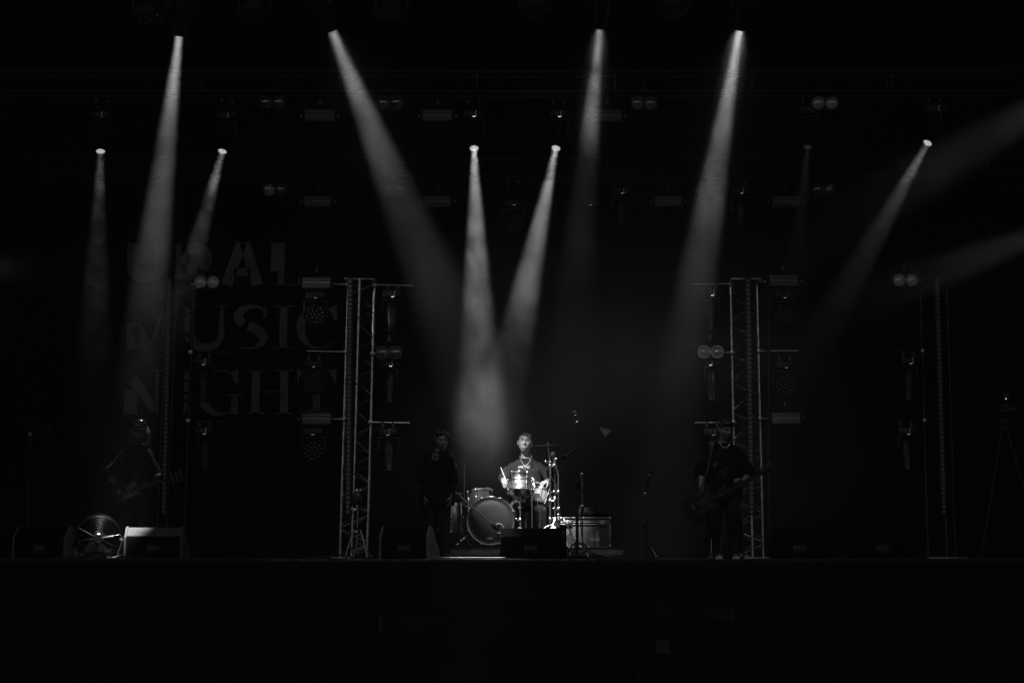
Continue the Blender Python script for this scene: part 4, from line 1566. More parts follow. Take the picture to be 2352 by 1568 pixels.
for s in (-1, 1):
    MB().tube([(s * (FRr + .012), 0, cz), (s * (FRr + .035), 0, cz - .05), (s * (FRr - .03), 0, .03), (s * (FRr - .08), -.02, .015)], .011).build('stand_arm', 'black_paint', fan)
    MB().cyl((s * (FRr + .005), 0, cz - .04), (s * (FRr + .045), 0, cz - .04), .016, n=12).build('side_knob', 'chrome', fan)
    MB().tube([(s * .13, -.20, .014), (s * .19, -.02, .014), (s * .13, .2, .014)], .011).build('foot_bar', 'black_paint', fan)
MB().tube([(-.19, 0, .016), (0, 0, .016), (.19, 0, .016)], .011).build('cross_bar', 'black_paint', fan)

# ------------------------------------------------------------------ people
def ring(c, rx, ry, n=24, power=2.4):
    out = []
    for i in range(n):
        a = 2 * math.pi * i / n
        ca, sa = math.cos(a), math.sin(a)
        k = (abs(ca) ** power + abs(sa) ** power) ** (-1 / power)
        out.append(Vector(c) + Vector((ca * rx * k, sa * ry * k, 0)))
    return out


def smoothpts(pts, rad, k=4):
    """Catmull-Rom through the joints, radii interpolated"""
    P_, R_ = [Vector(p) for p in pts], list(rad)
    out, ro = [], []
    for i in range(len(P_) - 1):
        p0, p1, p2, p3 = P_[max(i - 1, 0)], P_[i], P_[i + 1], P_[min(i + 2, len(P_) - 1)]
        for j in range(k):
            t = j / k
            out.append(.5 * ((2 * p1) + (p2 - p0) * t + (2 * p0 - 5 * p1 + 4 * p2 - p3) * t * t + (3 * p1 - p0 - 3 * p2 + p3) * t ** 3))
            ro.append(R_[i] + (R_[i + 1] - R_[i]) * t)
    out.append(P_[-1])
    ro.append(R_[-1])
    return out, ro


def limb(mb, pts, rad, n=14):
    """a tapered limb with round ends"""
    p, r = [Vector(q) for q in pts], rad
    q, rr = [], []
    for i in range(len(p) - 1):
        for j in range(4):
            t = j / 4
            q.append(p[i].lerp(p[i + 1], t))
            rr.append(r[i] + (r[i + 1] - r[i]) * t)
    q.append(p[-1])
    rr.append(r[-1])
    mb.tube(q, rr, n)
    for a, b in zip(p, r):
        mb.sph(a, b, 14, 10)


def gs(d2, s):
    return math.exp(-d2 / (2 * s * s))


def head(mb, M, beard=0.0):
    """M places the head: origin at its middle, -y is the face, height about 0.235"""
    n, m = 44, 36
    rg = []
    for k in range(m + 1):
        th = min(max(math.pi * k / m, .03), math.pi - .03)
        rw_ = []
        for i in range(n):
            a = 2 * math.pi * i / n
            x, y, z = math.sin(th) * math.cos(a), math.sin(th) * math.sin(a), -math.cos(th)
            X, Y, Z = x * .080, y * .097, z * .118
            if z < -.05:
                tt = min(1, (-.05 - z) / .95)
                X *= 1 - .16 * tt ** 1.2 + .10 * tt * (1 - tt)
                if y > 0:
                    Y *= 1 - .5 * tt
                else:
                    Y *= 1 + .30 * tt ** 1.5
            if y < 0:
                Y = max(Y, -.094 + .022 * (abs(X) / .07) ** 2)
                for s in (-1, 1):
                    Y += .013 * gs((X - s * .031) ** 2 + ((Z - .013) * 1.3) ** 2, .013)
                    Y -= .005 * gs((X - s * .044) ** 2 + (Z + .018) ** 2, .016)
                Y -= .007 * gs((Z - .036) ** 2, .009) * gs(X * X, .045)
                Y -= .007 * gs((Z + .066) ** 2, .010) * gs(X * X, .020)
                Y += .004 * gs((Z + .082) ** 2, .006) * gs(X * X, .024)
                Y -= .009 * gs((Z + .102) ** 2, .014) * gs(X * X, .022)
            rw_.append(M @ Vector((X, Y, Z)))
        rg.append(rw_)
    mb.loft(rg)
    s3 = M.to_scale().x
    mb.tube([M @ Vector(p) for p in ((0, -.088, .028), (0, -.100, .008), (0, -.114, -.020), (0, -.108, -.030))], [s3 * q for q in (.007, .009, .013, .010)], 10)
    for s in (-1, 1):
        mb.sph(M @ Vector((s * .011, -.100, -.026)), .0085 * s3, 10, 8)
        mb.sph(M @ Vector((s * .084, .008, -.008)), (.012 * s3, .018 * s3, .032 * s3), 12, 10, rot=M.to_3x3().normalized())
    if beard:
        mb.sph(M @ Vector((0, -.06, -.11)), (.05 * s3, .05 * s3, .05 * s3), 14, 10)


def face_parts(M, parent, closed=True):
    for s in (-1, 1):
        b = MB().tube([M @ Vector(p) for p in ((s * .014, -.0975, .034), (s * .030, -.0985, .040), (s * .050, -.088, .034))], [.0022, .003, .0018], 8)
        b.build('eyebrow', 'hair', parent)
        e = MB().sph(M @ Vector((s * .031, -.0775, .012)), (.0115, .006, .0036), 12, 8, rot=M.to_3x3().normalized())
        e.build('eye', 'hair', parent)
    MB().tube([M @ Vector(p) for p in ((-.022, -.094, -.072), (0, -.1005, -.070), (.022, -.094, -.072))], [.0014, .0018, .0014], 8).build('mouth', 'hair', parent)


def hand(mb, w, d, nrm, side, curl=(45, 55, 35), sc=1.0, spread=.0):
    """w wrist, d towards the fingers, nrm out of the palm, side +1/-1: on which side the thumb is"""
    d = Vector(d).normalized()
    nrm = Vector(nrm)
    nrm = (nrm - d * nrm.dot(d)).normalized()
    s = d.cross(nrm) * side
    w = Vector(w)
    rings = []
    for k, (a, wd, tk) in enumerate(((-.01, .026, .019), (.03, .036, .017), (.065, .041, .015), (.092, .040, .013))):
        c = w + d * a * sc
        rings.append([c + s * (wd * sc * math.cos(2 * math.pi * i / 14)) + nrm * (tk * sc * math.sin(2 * math.pi * i / 14)) for i in range(14)])
    mb.loft(rings)
    for off, L in ((-.030, .064), (-.010, .078), (.011, .083), (.031, .075)):
        p = w + d * .088 * sc + s * off * sc
        dd = (d + s * (off * spread)).normalized()
        pts = [p - dd * .02 * sc, p]
        ang = 0
        for frac, c in zip((.45, .32, .23), curl):
            ang += R(c)
            v = dd * math.cos(ang) + nrm * math.sin(ang)
            pts.append(pts[-1] + v * L * frac * sc)
        mb.tube(pts, [.0098 * sc, .0095 * sc, .0088 * sc, .0080 * sc, .0066 * sc], 10)
        mb.sph(pts[-1], .0068 * sc, 8, 6)
    p = w + d * .02 * sc + s * .026 * sc
    v1 = (d * .62 + s * .62 + nrm * .45).normalized()
    v2 = (d * .85 + s * .05 + nrm * .55).normalized()
    mb.tube([p - v1 * .01 * sc, p + v1 * .028 * sc, p + v1 * .05 * sc + v2 * .012 * sc, p + v1 * .055 * sc + v2 * .042 * sc], [.014 * sc, .012 * sc, .010 * sc, .008 * sc], 10)


def drape(o, target, gap=.004):
    """lay a flat print onto the front of a garment"""
    bm = bmesh.new()
    bm.from_mesh(o.data)
    bmesh.ops.triangulate(bm, faces=bm.faces)
    for _ in range(2):
        long_ = [e for e in bm.edges if e.calc_length() > .03]
        if long_:
            bmesh.ops.subdivide_edges(bm, edges=long_, cuts=1)
    M = o.matrix_basis
    Mi = M.inverted()
    for v in bm.verts:
        p = M @ v.co
        ok, loc, nn, ix = target.ray_cast(Vector((p.x, p.y - 1.0, p.z)), Vector((0, 1, 0)))
        if ok:
            v.co = Mi @ Vector((p.x, loc.y - gap, p.z))
    bm.to_mesh(o.data)
    bm.free()


def shoe(t, p, d, m='shoe'):
    p, d = Vector(p), Vector(d).normalized()
    q = Matrix.Rotation(math.atan2(d.x, -d.y), 3, 'Z')
    mb = MB()
    mb.sph(p + Vector((0, 0, .05)), (.045, .06, .05), 16, 10, rot=q)
    mb.sph(p + d * .08 + Vector((0, 0, .035)), (.046, .10, .036), 16, 10, rot=q)
    mb.box(p + d * .055 + Vector((0, 0, .012)), (.088, .27, .022), rot=q, bevel=.01)
    return fuse(mb, 'shoe', m, t, .007, 2)


def chain(t, pts, r, m, name='necklace', n=40):
    q, _ = smoothpts(pts, [r] * len(pts), 10)
    mb = MB()
    mb.tube(q, r * .7, 6)
    for i in range(0, len(q), 2):
        mb.sph(q[i], r * 1.25, 8, 6)
    return mb.build(name, m, t)


# ---------------- the drummer
Yd = 23.45
root = on_riser(1207, Yd + .05)
dr = empty('person', root)
tag(dr, 'drummer in a dark printed T-shirt and chain seated behind the drums', 'person', 'band members')


def dl(px, py, Y):
    return P(px, py, Y) - root


Mh = Matrix.Translation(dl(1206.5, 1016.5, Yd - .02)) @ Matrix.Rotation(R(-4), 4, 'Z') @ Matrix.Rotation(R(6), 4, 'Y') @ Matrix.Rotation(R(-3), 4, 'X') @ Matrix.Scale(1.17, 4)
b = MB()
head(b, Mh)
nb = dl(1208, 1053, Yd + .03)
limb(b, [Mh @ Vector((0, .035, -.06)), dl(1208, 1043, Yd + .045), nb + Vector((0, .03, 0))], [.064, .066, .074])
b.loft([ring(nb + Vector((0, .0, .01)), .08, .07), ring(nb + Vector((0, .02, -.10)), .14, .085), ring(nb + Vector((0, .02, -.30)), .16, .11), ring(nb + Vector((0, .0, -.56)), .15, .12)])
sl, sr = dl(1174, 1066, Yd + .02), dl(1244, 1066, Yd + .02)
el, er = dl(1157, 1101, Yd - .03), dl(1270, 1104, Yd - .02)
wl, wr = dl(1156.5, 1106, Yd - .27), dl(1258, 1103.5, Yd - .24)
limb(b, [sl + Vector((.03, 0, -.045)), el], [.045, .043])
limb(b, [el, wl], [.042, .029])
limb(b, [sr + Vector((-.03, 0, -.045)), er], [.045, .043])
limb(b, [er, wr], [.042, .029])
hl_d = Vector((.10, -.6, -.35))
hand(b, wl, hl_d, (.75, .05, -.35), 1, (55, 75, 45), 1.0)
hr_d = Vector((-.75, -.5, -.38))
hand(b, wr, hr_d, (-.25, .1, -.9), 1, (40, 60, 40), 1.02)
hipc = nb + Vector((0, .02, -.60))
for s, kx in ((-1, 1178), (1, 1242)):
    kn = dl(kx, 1172, Yd - .40)
    an = dl(kx + s * 2, 1240, Yd - .28)
    limb(b, [hipc + Vector((s * .09, 0, 0)), kn], [.085, .06])
    limb(b, [kn, an], [.056, .036])
fuse(b, 'body', 'skin', dr, .0052, 2, .5)
face_parts(Mh, dr)
hb = MB()
hb.sph(Mh @ Vector((.004, .020, .050)), (.092, .110, .084), 40, 28, rot=Mh.to_3x3().normalized(), lump=.10, ls=7)
hb.sph(Mh @ Vector((.012, -.040, .088)), (.072, .058, .036), 30, 20, rot=Mh.to_3x3().normalized(), lump=.22, ls=6)
hb.sph(Mh @ Vector((.045, -.062, .066)), (.036, .030, .034), 20, 14, lump=.2, ls=6)
for s in (-1, 1):
    hb.sph(Mh @ Vector((s * .076, .022, .040)), (.016, .062, .050), 20, 14, rot=Mh.to_3x3().normalized())
fuse(hb, 'hair', 'hair', dr, .006, 1)
# T-shirt: wide shoulders, loose body, long wide sleeves
sb = MB()
sb.loft([ring(nb + Vector((0, .02, .012)), .088, .080), ring(nb + Vector((0, .02, -.018)), .125, .092), ring(nb + Vector((0, .02, -.055)), .180, .108), ring(nb + Vector((0, .015, -.095)), .215, .122), ring(nb + Vector((0, .005, -.17)), .228, .140), ring(nb + Vector((0, .0, -.32)), .215, .145), ring(nb + Vector((0, .0, -.58)), .205, .150), ring(nb + Vector((0, .01, -.64)), .20, .16)])
limb(sb, [sl + Vector((.035, 0, -.035)), sl.lerp(el, .55), sl.lerp(el, .92)], [.062, .074, .080])
limb(sb, [sr + Vector((-.035, 0, -.035)), sr.lerp(er, .55), sr.lerp(er, .95)], [.062, .074, .082])
limb(sb, [sr.lerp(er, .95), er.lerp(wr, .35)], [.074, .060])
sh = fuse(sb, 'shirt', 'shirt', dr, .008, 6, .5, .014)
MB().torus(nb + Vector((0, .010, .012)), .083, .009, (0, -.25, 1), 32, 8, sx=1.04, sy=.95).build('collar', 'shirt', sh)
pr = text('shirt_lettering', 'мEOTo!', .052, 'shirt_print', dl(1190, 1073.0, Yd - .3), sh, bold=.0008, sx=.85)
drape(pr, sh)
for (px, py, w_, h_) in ((1180, 1081, .008, .022), (1188, 1080, .005, .016), (1194, 1080, .006, .018), (1206, 1077, .022, .012), (1203, 1086, .02, .010)):
    o = MB().box(dl(px, py, Yd - .3), (w_, .002, h_), bevel=.0005).build('shirt_mark', 'shirt_print' if w_ < .01 else 'shirt_print_dark', sh)
    drape(o, sh)
chain(dr, [dl(1193, 1047, Yd - .07), dl(1196, 1056, Yd - .125), dl(1202, 1066, Yd - .150), dl(1207, 1068, Yd - .155), dl(1213, 1065, Yd - .150), dl(1218, 1056, Yd - .125), dl(1221, 1047, Yd - .07)], .0042, 'case_edge')
chain(dr, [wr + Vector((.0, -.028, .022)), wr + Vector((-.015, -.030, -.012)), wr + Vector((.01, -.01, -.034))], .006, 'black_plastic', 'wrist_band')
tr = MB()
limb(tr, [hipc + Vector((-.08, 0, .02)), hipc + Vector((.08, 0, .02))], [.13, .13])
for s, kx in ((-1, 1178), (1, 1242)):
    kn, an = dl(kx, 1172, Yd - .40), dl(kx + s * 2, 1238, Yd - .28)
    limb(tr, [hipc + Vector((s * .09, 0, 0)), kn], [.105, .08])
    limb(tr, [kn, an], [.078, .062])
fuse(tr, 'trousers', 'jeans', dr, .010, 3)
for s, kx in ((-1, 1178), (1, 1242)):
    shoe(dr, dl(kx + s * 2, 1254, Yd - .28) * Vector((1, 1, 0)) if False else Vector((dl(kx + s * 2, 1254, Yd - .28).x, -.33, 0)), (s * .1, -1, 0))
stool = empty('drum_stool', root + Vector((0, .05, 0)))
tag(stool, 'round black drum stool under the drummer', 'stool')
sz = hipc.z - .12
MB().lathe([(.15, sz - .08), (.17, sz - .06), (.17, sz - .01), (.15, sz)], 32).build('seat', 'black_plastic', stool)
rod('post', (0, 0, .1), (0, 0, sz - .08), .02, 'chrome', stool, 12)
tripod(stool, .26, .24, 'chrome', .01, 30)
# sticks
for a, c, lab in ((P(1150.5, 1074, Yd - .34), P(1167, 1114, Yd - .42), 'drumstick held upright in the hand left of the tom'), (P(1252, 1111.5, Yd - .36), P(1222, 1106, Yd - .60), 'drumstick held flat over the snare drum by the hand with a wrist band')):
    d_ = (c - a)
    L_ = d_.length
    t = MB().lathe([(.0035, -.005), (.0062, .004), (.0045, .012), (.0072, .09), (.0074, L_ + .05), (.005, L_ + .055)], 10)
    o = t.build('drumstick', 'wood', loc=a)
    o.rotation_euler = d_.to_track_quat('Z', 'Y').to_euler()
    tag(o, lab, 'drumstick', 'drumsticks')


def standing(px, Y, label, H, shirt, legs_m='jeans', stance=.13, legr=(.10, .085, .075)):
    """common lower half; returns the figure and the body builder in local metres (feet at z 0)"""
    r_ = fl(px, Y)
    t = empty('person', r_)
    tag(t, label, 'person', 'band members')
    return t, r_


def legs(t, hip, stance, knee_y=-.03, m='jeans', rads=(.115, .095, .085), feet_y=0.0):
    tr_ = MB()
    tr_.loft([ring((hip[0], hip[1], hip[2] - .10), .165, .125), ring((hip[0], hip[1], hip[2] + .03), .175, .13), ring((hip[0], hip[1], hip[2] + .12), .16, .12)])
    for s in (-1, 1):
        h_ = Vector((hip[0] + s * .085, hip[1], hip[2]))
        k_ = Vector((hip[0] * .6 + s * (stance * .9), hip[1] * .5 + knee_y, hip[2] * .52))
        a_2 = Vector((s * stance, feet_y, .075))
        limb(tr_, [h_, k_, a_2], list(rads))
    o = fuse(tr_, 'trousers', m, t, .011, 3)
    for s in (-1, 1):
        shoe(t, (s * stance, feet_y - .01, 0), (s * .25, -1, 0))
    return o


# ---------------- the curly haired person
Yv = 21.95
t, r_ = standing(1004, Yv, 'curly haired person in an oversized dark shirt standing in shadow before the riser', 1.63, 'shirt')


def vl(px, py, Y):
    return P(px, py, Y) - r_


Mv = Matrix.Translation(vl(1014, 1013, Yv)) @ Matrix.Rotation(R(18), 4, 'Z') @ Matrix.Rotation(R(6), 4, 'X') @ Matrix.Scale(.98, 4)
b = MB()
head(b, Mv)
nv = vl(1008, 1034, Yv + .02)
limb(b, [Mv @ Vector((0, .035, -.06)), nv + Vector((0, .02, 0))], [.050, .058])
b.loft([ring(nv + Vector((0, 0, .01)), .07, .06), ring(nv + Vector((0, .01, -.10)), .125, .08), ring(nv + Vector((0, .01, -.30)), .14, .10), ring(nv + Vector((0, 0, -.52)), .145, .11)])
s1, s2 = vl(978, 1047, Yv), vl(1034, 1047, Yv)
e1, e2 = vl(971, 1098, Yv + .02), vl(1040, 1098, Yv + .02)
w1, w2 = vl(976, 1140, Yv - .06), vl(1034, 1140, Yv - .06)
for q in ((s1, e1, w1), (s2, e2, w2)):
    limb(b, [q[0] + Vector((.03 if q[0].x < 0 else -.03, 0, -.05)), q[1], q[2]], [.038, .038, .026])
hand(b, w1, (.05, -.15, -1), (.9, 0, 0), 1, (20, 25, 20), .92)
hand(b, w2, (-.05, -.15, -1), (-.9, 0, 0), -1, (20, 25, 20), .92)
fuse(b, 'body', 'skin', t, .006, 2)
face_parts(Mv, t)
hb = MB()
random.seed(11)
for i in range(150):
    a, c = random.uniform(0, 2 * math.pi), random.uniform(-.55, 1)
    rr = math.sqrt(1 - c * c)
    d_ = Vector((rr * math.cos(a), rr * math.sin(a), c))
    if d_.y < -.45 and c < .45:
        continue
    p = Vector((d_.x * .105, d_.y * .108 + .02, d_.z * .112 + .02))
    hb.sph(Mv @ p, random.uniform(.020, .034), 8, 6)
hb.sph(Mv @ Vector((0, .025, .03)), (.095, .10, .10), 20, 14)
fuse(hb, 'hair', 'hair', t, .008, 1)
sb = MB()
sb.loft([ring(nv + Vector((0, .01, .0)), .085, .07), ring(nv + Vector((0, .01, -.045)), .16, .095), ring(nv + Vector((0, .01, -.09)), .195, .11), ring(nv + Vector((-.01, .0, -.22)), .205, .13), ring(nv + Vector((-.012, 0, -.46)), .215, .14), ring(nv + Vector((-.012, 0, -.69)), .225, .15)])
limb(sb, [s1 + Vector((.035, 0, -.035)), s1.lerp(e1, .6), e1], [.066, .073, .078])
limb(sb, [s2 - Vector((.035, 0, .035)), s2.lerp(e2, .6), e2], [.066, .073, .078])
sv = fuse(sb, 'shirt', 'shirt', t, .009, 6, .5, .014)
for k in range(7):
    a = R(k * 51)
    o = MB().sph(vl(998 + 6 * math.cos(a), 1046 + 7 * math.sin(a), Yv - .3), (.02, .003, .022), 10, 6).build('shirt_mark', 'shirt_print_dark', sv)
    drape(o, sv, .002)
legs(t, (0, .02, .84), .10, rads=(.10, .075, .065))

# ------------------------------------------------------------------ guitars
def crom(pts, k=6):
    n = len(pts)
    out = []
    for i in range(n):
        p0, p1, p2, p3 = [Vector(pts[(i + j) % n]) for j in (-1, 0, 1, 2)]
        for j in range(k):
            u = j / k
            q = .5 * ((2 * p1) + (p2 - p0) * u + (2 * p0 - 5 * p1 + 4 * p2 - p3) * u * u + (3 * p1 - p0 - 3 * p2 + p3) * u ** 3)
            out.append((q.x, q.y))
    return out


BODY = [(-.215, .02), (-.205, .10), (-.14, .155), (-.06, .140), (.00, .108), (.07, .125), (.13, .165), (.185, .150), (.175, .115), (.125, .075), (.125, .0), (.135, -.055), (.155, -.085), (.135, -.12), (.07, -.118), (.00, -.105), (-.06, -.135), (-.13, -.160), (-.20, -.11)]


def guitar(name, label, centre, u, v, neck, body_m, guard_m, pegs, scale=1.0, group=None):
    """u along the neck, v across (upwards); front faces u x v"""
    u, v = Vector(u).normalized(), Vector(v)
    v = (v - u * v.dot(u)).normalized()
    nrm = u.cross(v)
    M = Matrix((u, v, nrm)).transposed().to_4x4()
    M.translation = Vector(centre)
    t = empty(name)
    t.matrix_world = M
    tag(t, label, 'guitar', group)
    s = scale
    ol = crom([(x * s, y * s) for x, y in BODY])
    bm = bmesh.new()
    mb = MB().prism(ol, .042)
    me = mb.mesh('b')
    bm.from_mesh(me)
    bmesh.ops.bevel(bm, geom=[e for e in bm.edges if e.calc_face_angle(0) > R(60)], offset=.008, segments=3, affect='EDGES')
    bm.to_mesh(me)
    bm.free()
    me.materials.append(MATS[body_m])
    me.polygons.foreach_set('use_smooth', [True] * len(me.polygons))
    o = bpy.data.objects.new('body', me)
    COL.objects.link(o)
    o.parent = t
    g_ = crom([(-.06 * s, -.02 * s), (-.10 * s, -.09 * s), (-.03 * s, -.095 * s), (.04 * s, -.08 * s), (.11 * s, -.06 * s), (.115 * s, .04 * s), (.10 * s, .09 * s), (.03 * s, .07 * s), (-.02 * s, .035 * s)], 5)
    MB().prism(g_, .003, Matrix.Translation((0, 0, .0425))).build('pickguard', guard_m, t, smooth=0)
    x0, x1 = .09 * s, neck
    mb = MB()
    rg = []
    for k in range(8):
        x = x0 + (x1 - x0) * k / 7
        w = (.030 - .009 * k / 7) * (1 if s < 1.05 else .95)
        rg.append([Vector((x, w * math.cos(R(a)), .048 - (.0 if a in (0, 180) else .024 * math.sin(R(a))))) for a in (0, 30, 60, 90, 120, 150, 180)])
    mb.loft(rg)
    nk = mb.build('neck', 'maple', t)
    MB().prism([(x0 - .02, -.028), (x1, -.021), (x1, .021), (x0 - .02, .028)], .006, Matrix.Translation((0, 0, .0485))).build('fingerboard', 'lacquer', t, smooth=0)
    fr = MB()
    for k in range(1, 20):
        xx = x1 - (x1 - (-.11 * s)) * (1 - 2 ** (-k / 12))
        if xx > x0:
            fr.box((xx, 0, .0555), (.0025, .046, .002))
    fr.build('frets', 'clamp_steel', nk)
    hs = crom([(x1 - .005, -.022), (x1 + .03, -.035), (x1 + .13, -.034), (x1 + .185, -.015), (x1 + .18, .02), (x1 + .13, .038), (x1 + .04, .042), (x1 - .005, .022)], 5)
    hsd = MB().prism(hs, .015, Matrix.Translation((0, 0, .036))).build('headstock', 'maple' if body_m != 'lacquer' else 'lacquer', t)
    for k in range(pegs):
        x = x1 + .035 + .125 * (k if pegs == 4 else k // 2) / (3 if pegs == 4 else 2)
        sd = 1 if pegs == 4 or k % 2 else -1
        pg = MB().cyl((x, sd * .02, .05), (x, sd * .02, .066), .006, n=8)
        pg.cyl((x, sd * .03, .043), (x, sd * .058, .043), .004, n=8)
        pg.box((x, sd * .064, .043), (.018, .014, .008), bevel=.002)
        pg.build('tuning_peg', 'case_edge', t)
    for x in ((-.03, .04) if pegs != 4 else (-.045, .015)):
        MB().box((x * s, 0, .048), (.03, .09, .010), bevel=.004).build('pickup', 'black_plastic', t)
    MB().box((-.12 * s, 0, .047), (.05, .085, .012), bevel=.003).build('bridge', 'clamp_steel', t)
    sg = MB()
    for k in range(pegs):
        yy = -.017 + .034 * k / (pegs - 1)
        sg.tube([(-.12 * s, yy * 1.5, .056), (x1 + .005, yy, .0585), (x1 + .05, yy * .9, .058)], .0011, 5)
    sg.build('strings', 'clamp_steel', t)
    for k in range(3):
        MB().lathe([(.011, 0), (.011, .012), (.008, .016), (.002, .016)], 12, Matrix.Translation(((-.07 - .045 * k) * s, (-.085 - .012 * k) * s, .043))).build('knob', 'black_plastic', t)
    return t, M


# ---------------- the bass player
Yp = 21.9
t, r_ = standing(1664, Yp, 'bass player in a dark printed T-shirt looking down at the strings', 1.8, 'shirt')


def pl(px, py, Y):
    return P(px, py, Y) - r_


Mp = Matrix.Translation(pl(1668, 986, Yp - .04)) @ Matrix.Rotation(R(14), 4, 'Z') @ Matrix.Rotation(R(20), 4, 'X') @ Matrix.Scale(1.05, 4)
b = MB()
head(b, Mp)
npb = pl(1663, 1018, Yp + .03)
limb(b, [Mp @ Vector((0, .035, -.06)), npb + Vector((0, .02, 0))], [.058, .066])
b.loft([ring(npb + Vector((0, 0, .02)), .08, .07), ring(npb + Vector((0, .01, -.10)), .14, .085), ring(npb + Vector((0, .01, -.30)), .16, .11), ring(npb + Vector((0, 0, -.56)), .15, .12)])
s1, s2 = pl(1628, 1034, Yp + .02), pl(1698, 1034, Yp + .02)
e1, e2 = pl(1611, 1086, Yp + .0), pl(1719, 1092, Yp - .03)
w1, w2 = pl(1612, 1126, Yp - .16), pl(1704, 1109, Yp - .27)
limb(b, [s1 + Vector((.035, 0, -.05)), e1, w1], [.045, .045, .031])
limb(b, [s2 + Vector((-.035, 0, -.05)), e2, w2], [.045, .045, .031])
hand(b, w1, (.35, -.15, -.85), (.1, .95, -.1), 1, (15, 25, 20), 1.02, 6)
hand(b, w2, (-.45, -.45, .45), (.0, -.3, -.9), -1, (45, 55, 40), 1.0)
fuse(b, 'body', 'skin', t, .0056, 2)
face_parts(Mp, t)
hb = MB()
hb.sph(Mp @ Vector((0, .018, .040)), (.092, .112, .095), 36, 24, rot=Mp.to_3x3().normalized(), lump=.14, ls=6)
hb.sph(Mp @ Vector((0, -.05, .085)), (.07, .05, .045), 24, 16, rot=Mp.to_3x3().normalized(), lump=.2, ls=5)
fuse(hb, 'hair', 'hair', t, .007, 1)
bb = MB().sph(Mp @ Vector((0, -.072, -.092)), (.045, .035, .032), 20, 14, rot=Mp.to_3x3().normalized(), lump=.1)
fuse(bb, 'beard', 'hair', t, .006, 1)
sb = MB()
sb.loft([ring(npb + Vector((0, .01, .012)), .09, .08), ring(npb + Vector((0, .01, -.02)), .128, .095), ring(npb + Vector((0, .01, -.06)), .18, .11), ring(npb + Vector((0, .012, -.11)), .215, .122), ring(npb + Vector((0, 0, -.2)), .225, .14), ring(npb + Vector((0, 0, -.42)), .22, .145), ring(npb + Vector((0, 0, -.70)), .225, .15)])
limb(sb, [s1 + Vector((.035, 0, -.035)), s1.lerp(e1, .6), e1 + Vector((0, 0, .02))], [.066, .080, .088])
limb(sb, [s2 - Vector((.035, 0, .035)), s2.lerp(e2, .6), e2 + Vector((0, 0, .02))], [.066, .080, .088])
sp_ = fuse(sb, 'shirt', 'shirt', t, .009, 6, .5, .014)
random.seed(5)
for k in range(26):
    px, py = 1662 + random.uniform(-17, 17), 1072 + random.uniform(-17, 17)
    o = MB().sph(pl(px, py, Yp - .4), (random.uniform(.006, .02), .003, random.uniform(.006, .02)), 8, 6).build('shirt_mark', 'shirt_print_dark', sp_)
    drape(o, sp_, .002)
chain(t, [npb + Vector((-.075, -.045, .02)), npb + Vector((-.045, -.115, -.035)), npb + Vector((0, -.135, -.065)), npb + Vector((.045, -.115, -.035)), npb + Vector((.075, -.045, .02))], .006, 'chrome')
legs(t, (.0, .02, .93), .15, rads=(.115, .105, .10))
gc = P(1615, 1156, Yp - .27)
gu = (P(1795, 1062, Yp - .36) - gc)
gt, GM = guitar('bass_guitar', 'dark bass guitar slung across the bass player, its neck pointing up', gc, gu, (0, 0, 1), .80, 'lacquer', 'black_plastic', 4, 1.12)
# strap and lead
st_ = MB()
q, _ = smoothpts([P(1597, 1144, Yp - .24), P(1622, 1090, Yp - .20), P(1636, 1030, Yp - .13), P(1645, 1014, Yp - .0), P(1668, 1016, Yp + .13), P(1692, 1060, Yp + .16), P(1690, 1100, Yp + .05), P(1648, 1128, Yp - .22)], [0] * 8, 5)
st_.tube(q, .012, 6)
tag(st_.build('guitar_strap', 'strap'), 'dark strap over the shoulder of the bass player', 'strap')
q, _ = smoothpts([P(1600, 1172, Yp - .24), P(1588, 1176, Yp - .26), P(1580, 1158, Yp - .28), P(1584, 1143, Yp - .28), P(1596, 1142, Yp - .2), P(1632, 1180, Yp - .1), P(1634, 1240, Yp - .1), fl(1640, Yp - .1, .015), fl(1700, Yp + .1, .012)], [0] * 9, 6)
tag(MB().tube(q, .006, 8).build('guitar_lead', 'steel'), 'thin lead looping from the dark bass guitar to the floor', 'cable')

# ---------------- the guitarist with the cap
Yg = 22.72
t, r_ = standing(308, Yg, 'guitarist in a shiny cap with long hair standing under the left beam', 1.82, 'shirt')


def gl_(px, py, Y):
    return P(px, py, Y) - r_


Mg = Matrix.Translation(gl_(320, 990, Yg - .03)) @ Matrix.Rotation(R(8), 4, 'Z') @ Matrix.Rotation(R(6), 4, 'X') @ Matrix.Scale(1.05, 4)
b = MB()
head(b, Mg, beard=1)
ng = gl_(314, 1022, Yg + .02)
limb(b, [Mg @ Vector((0, .035, -.06)), ng + Vector((0, .02, 0))], [.058, .066])
b.loft([ring(ng + Vector((0, 0, .02)), .08, .07), ring(ng + Vector((0, .01, -.10)), .14, .085), ring(ng + Vector((0, .01, -.30)), .16, .11), ring(ng + Vector((0, 0, -.56)), .15, .12)])
s1, s2 = gl_(277, 1042, Yg), gl_(348, 1044, Yg)
e1, e2 = gl_(256, 1098, Yg + .03), gl_(360, 1102, Yg - .03)
w1, w2 = gl_(281, 1122, Yg - .20), gl_(362, 1102, Yg - .30)
limb(b, [s1 + Vector((.035, 0, -.05)), e1, w1], [.045, .045, .031])
limb(b, [s2 + Vector((-.035, 0, -.05)), e2, w2], [.045, .045, .031])
hand(b, w1, (.75, -.2, -.45), (.1, .95, -.1), 1, (20, 30, 20), 1.0, 4)
hand(b, w2, (.1, -.5, .6), (.3, -.2, -.9), -1, (45, 55, 40), 1.0)
fuse(b, 'body', 'skin', t, .006, 2)
face_parts(Mg, t)
hb = MB()
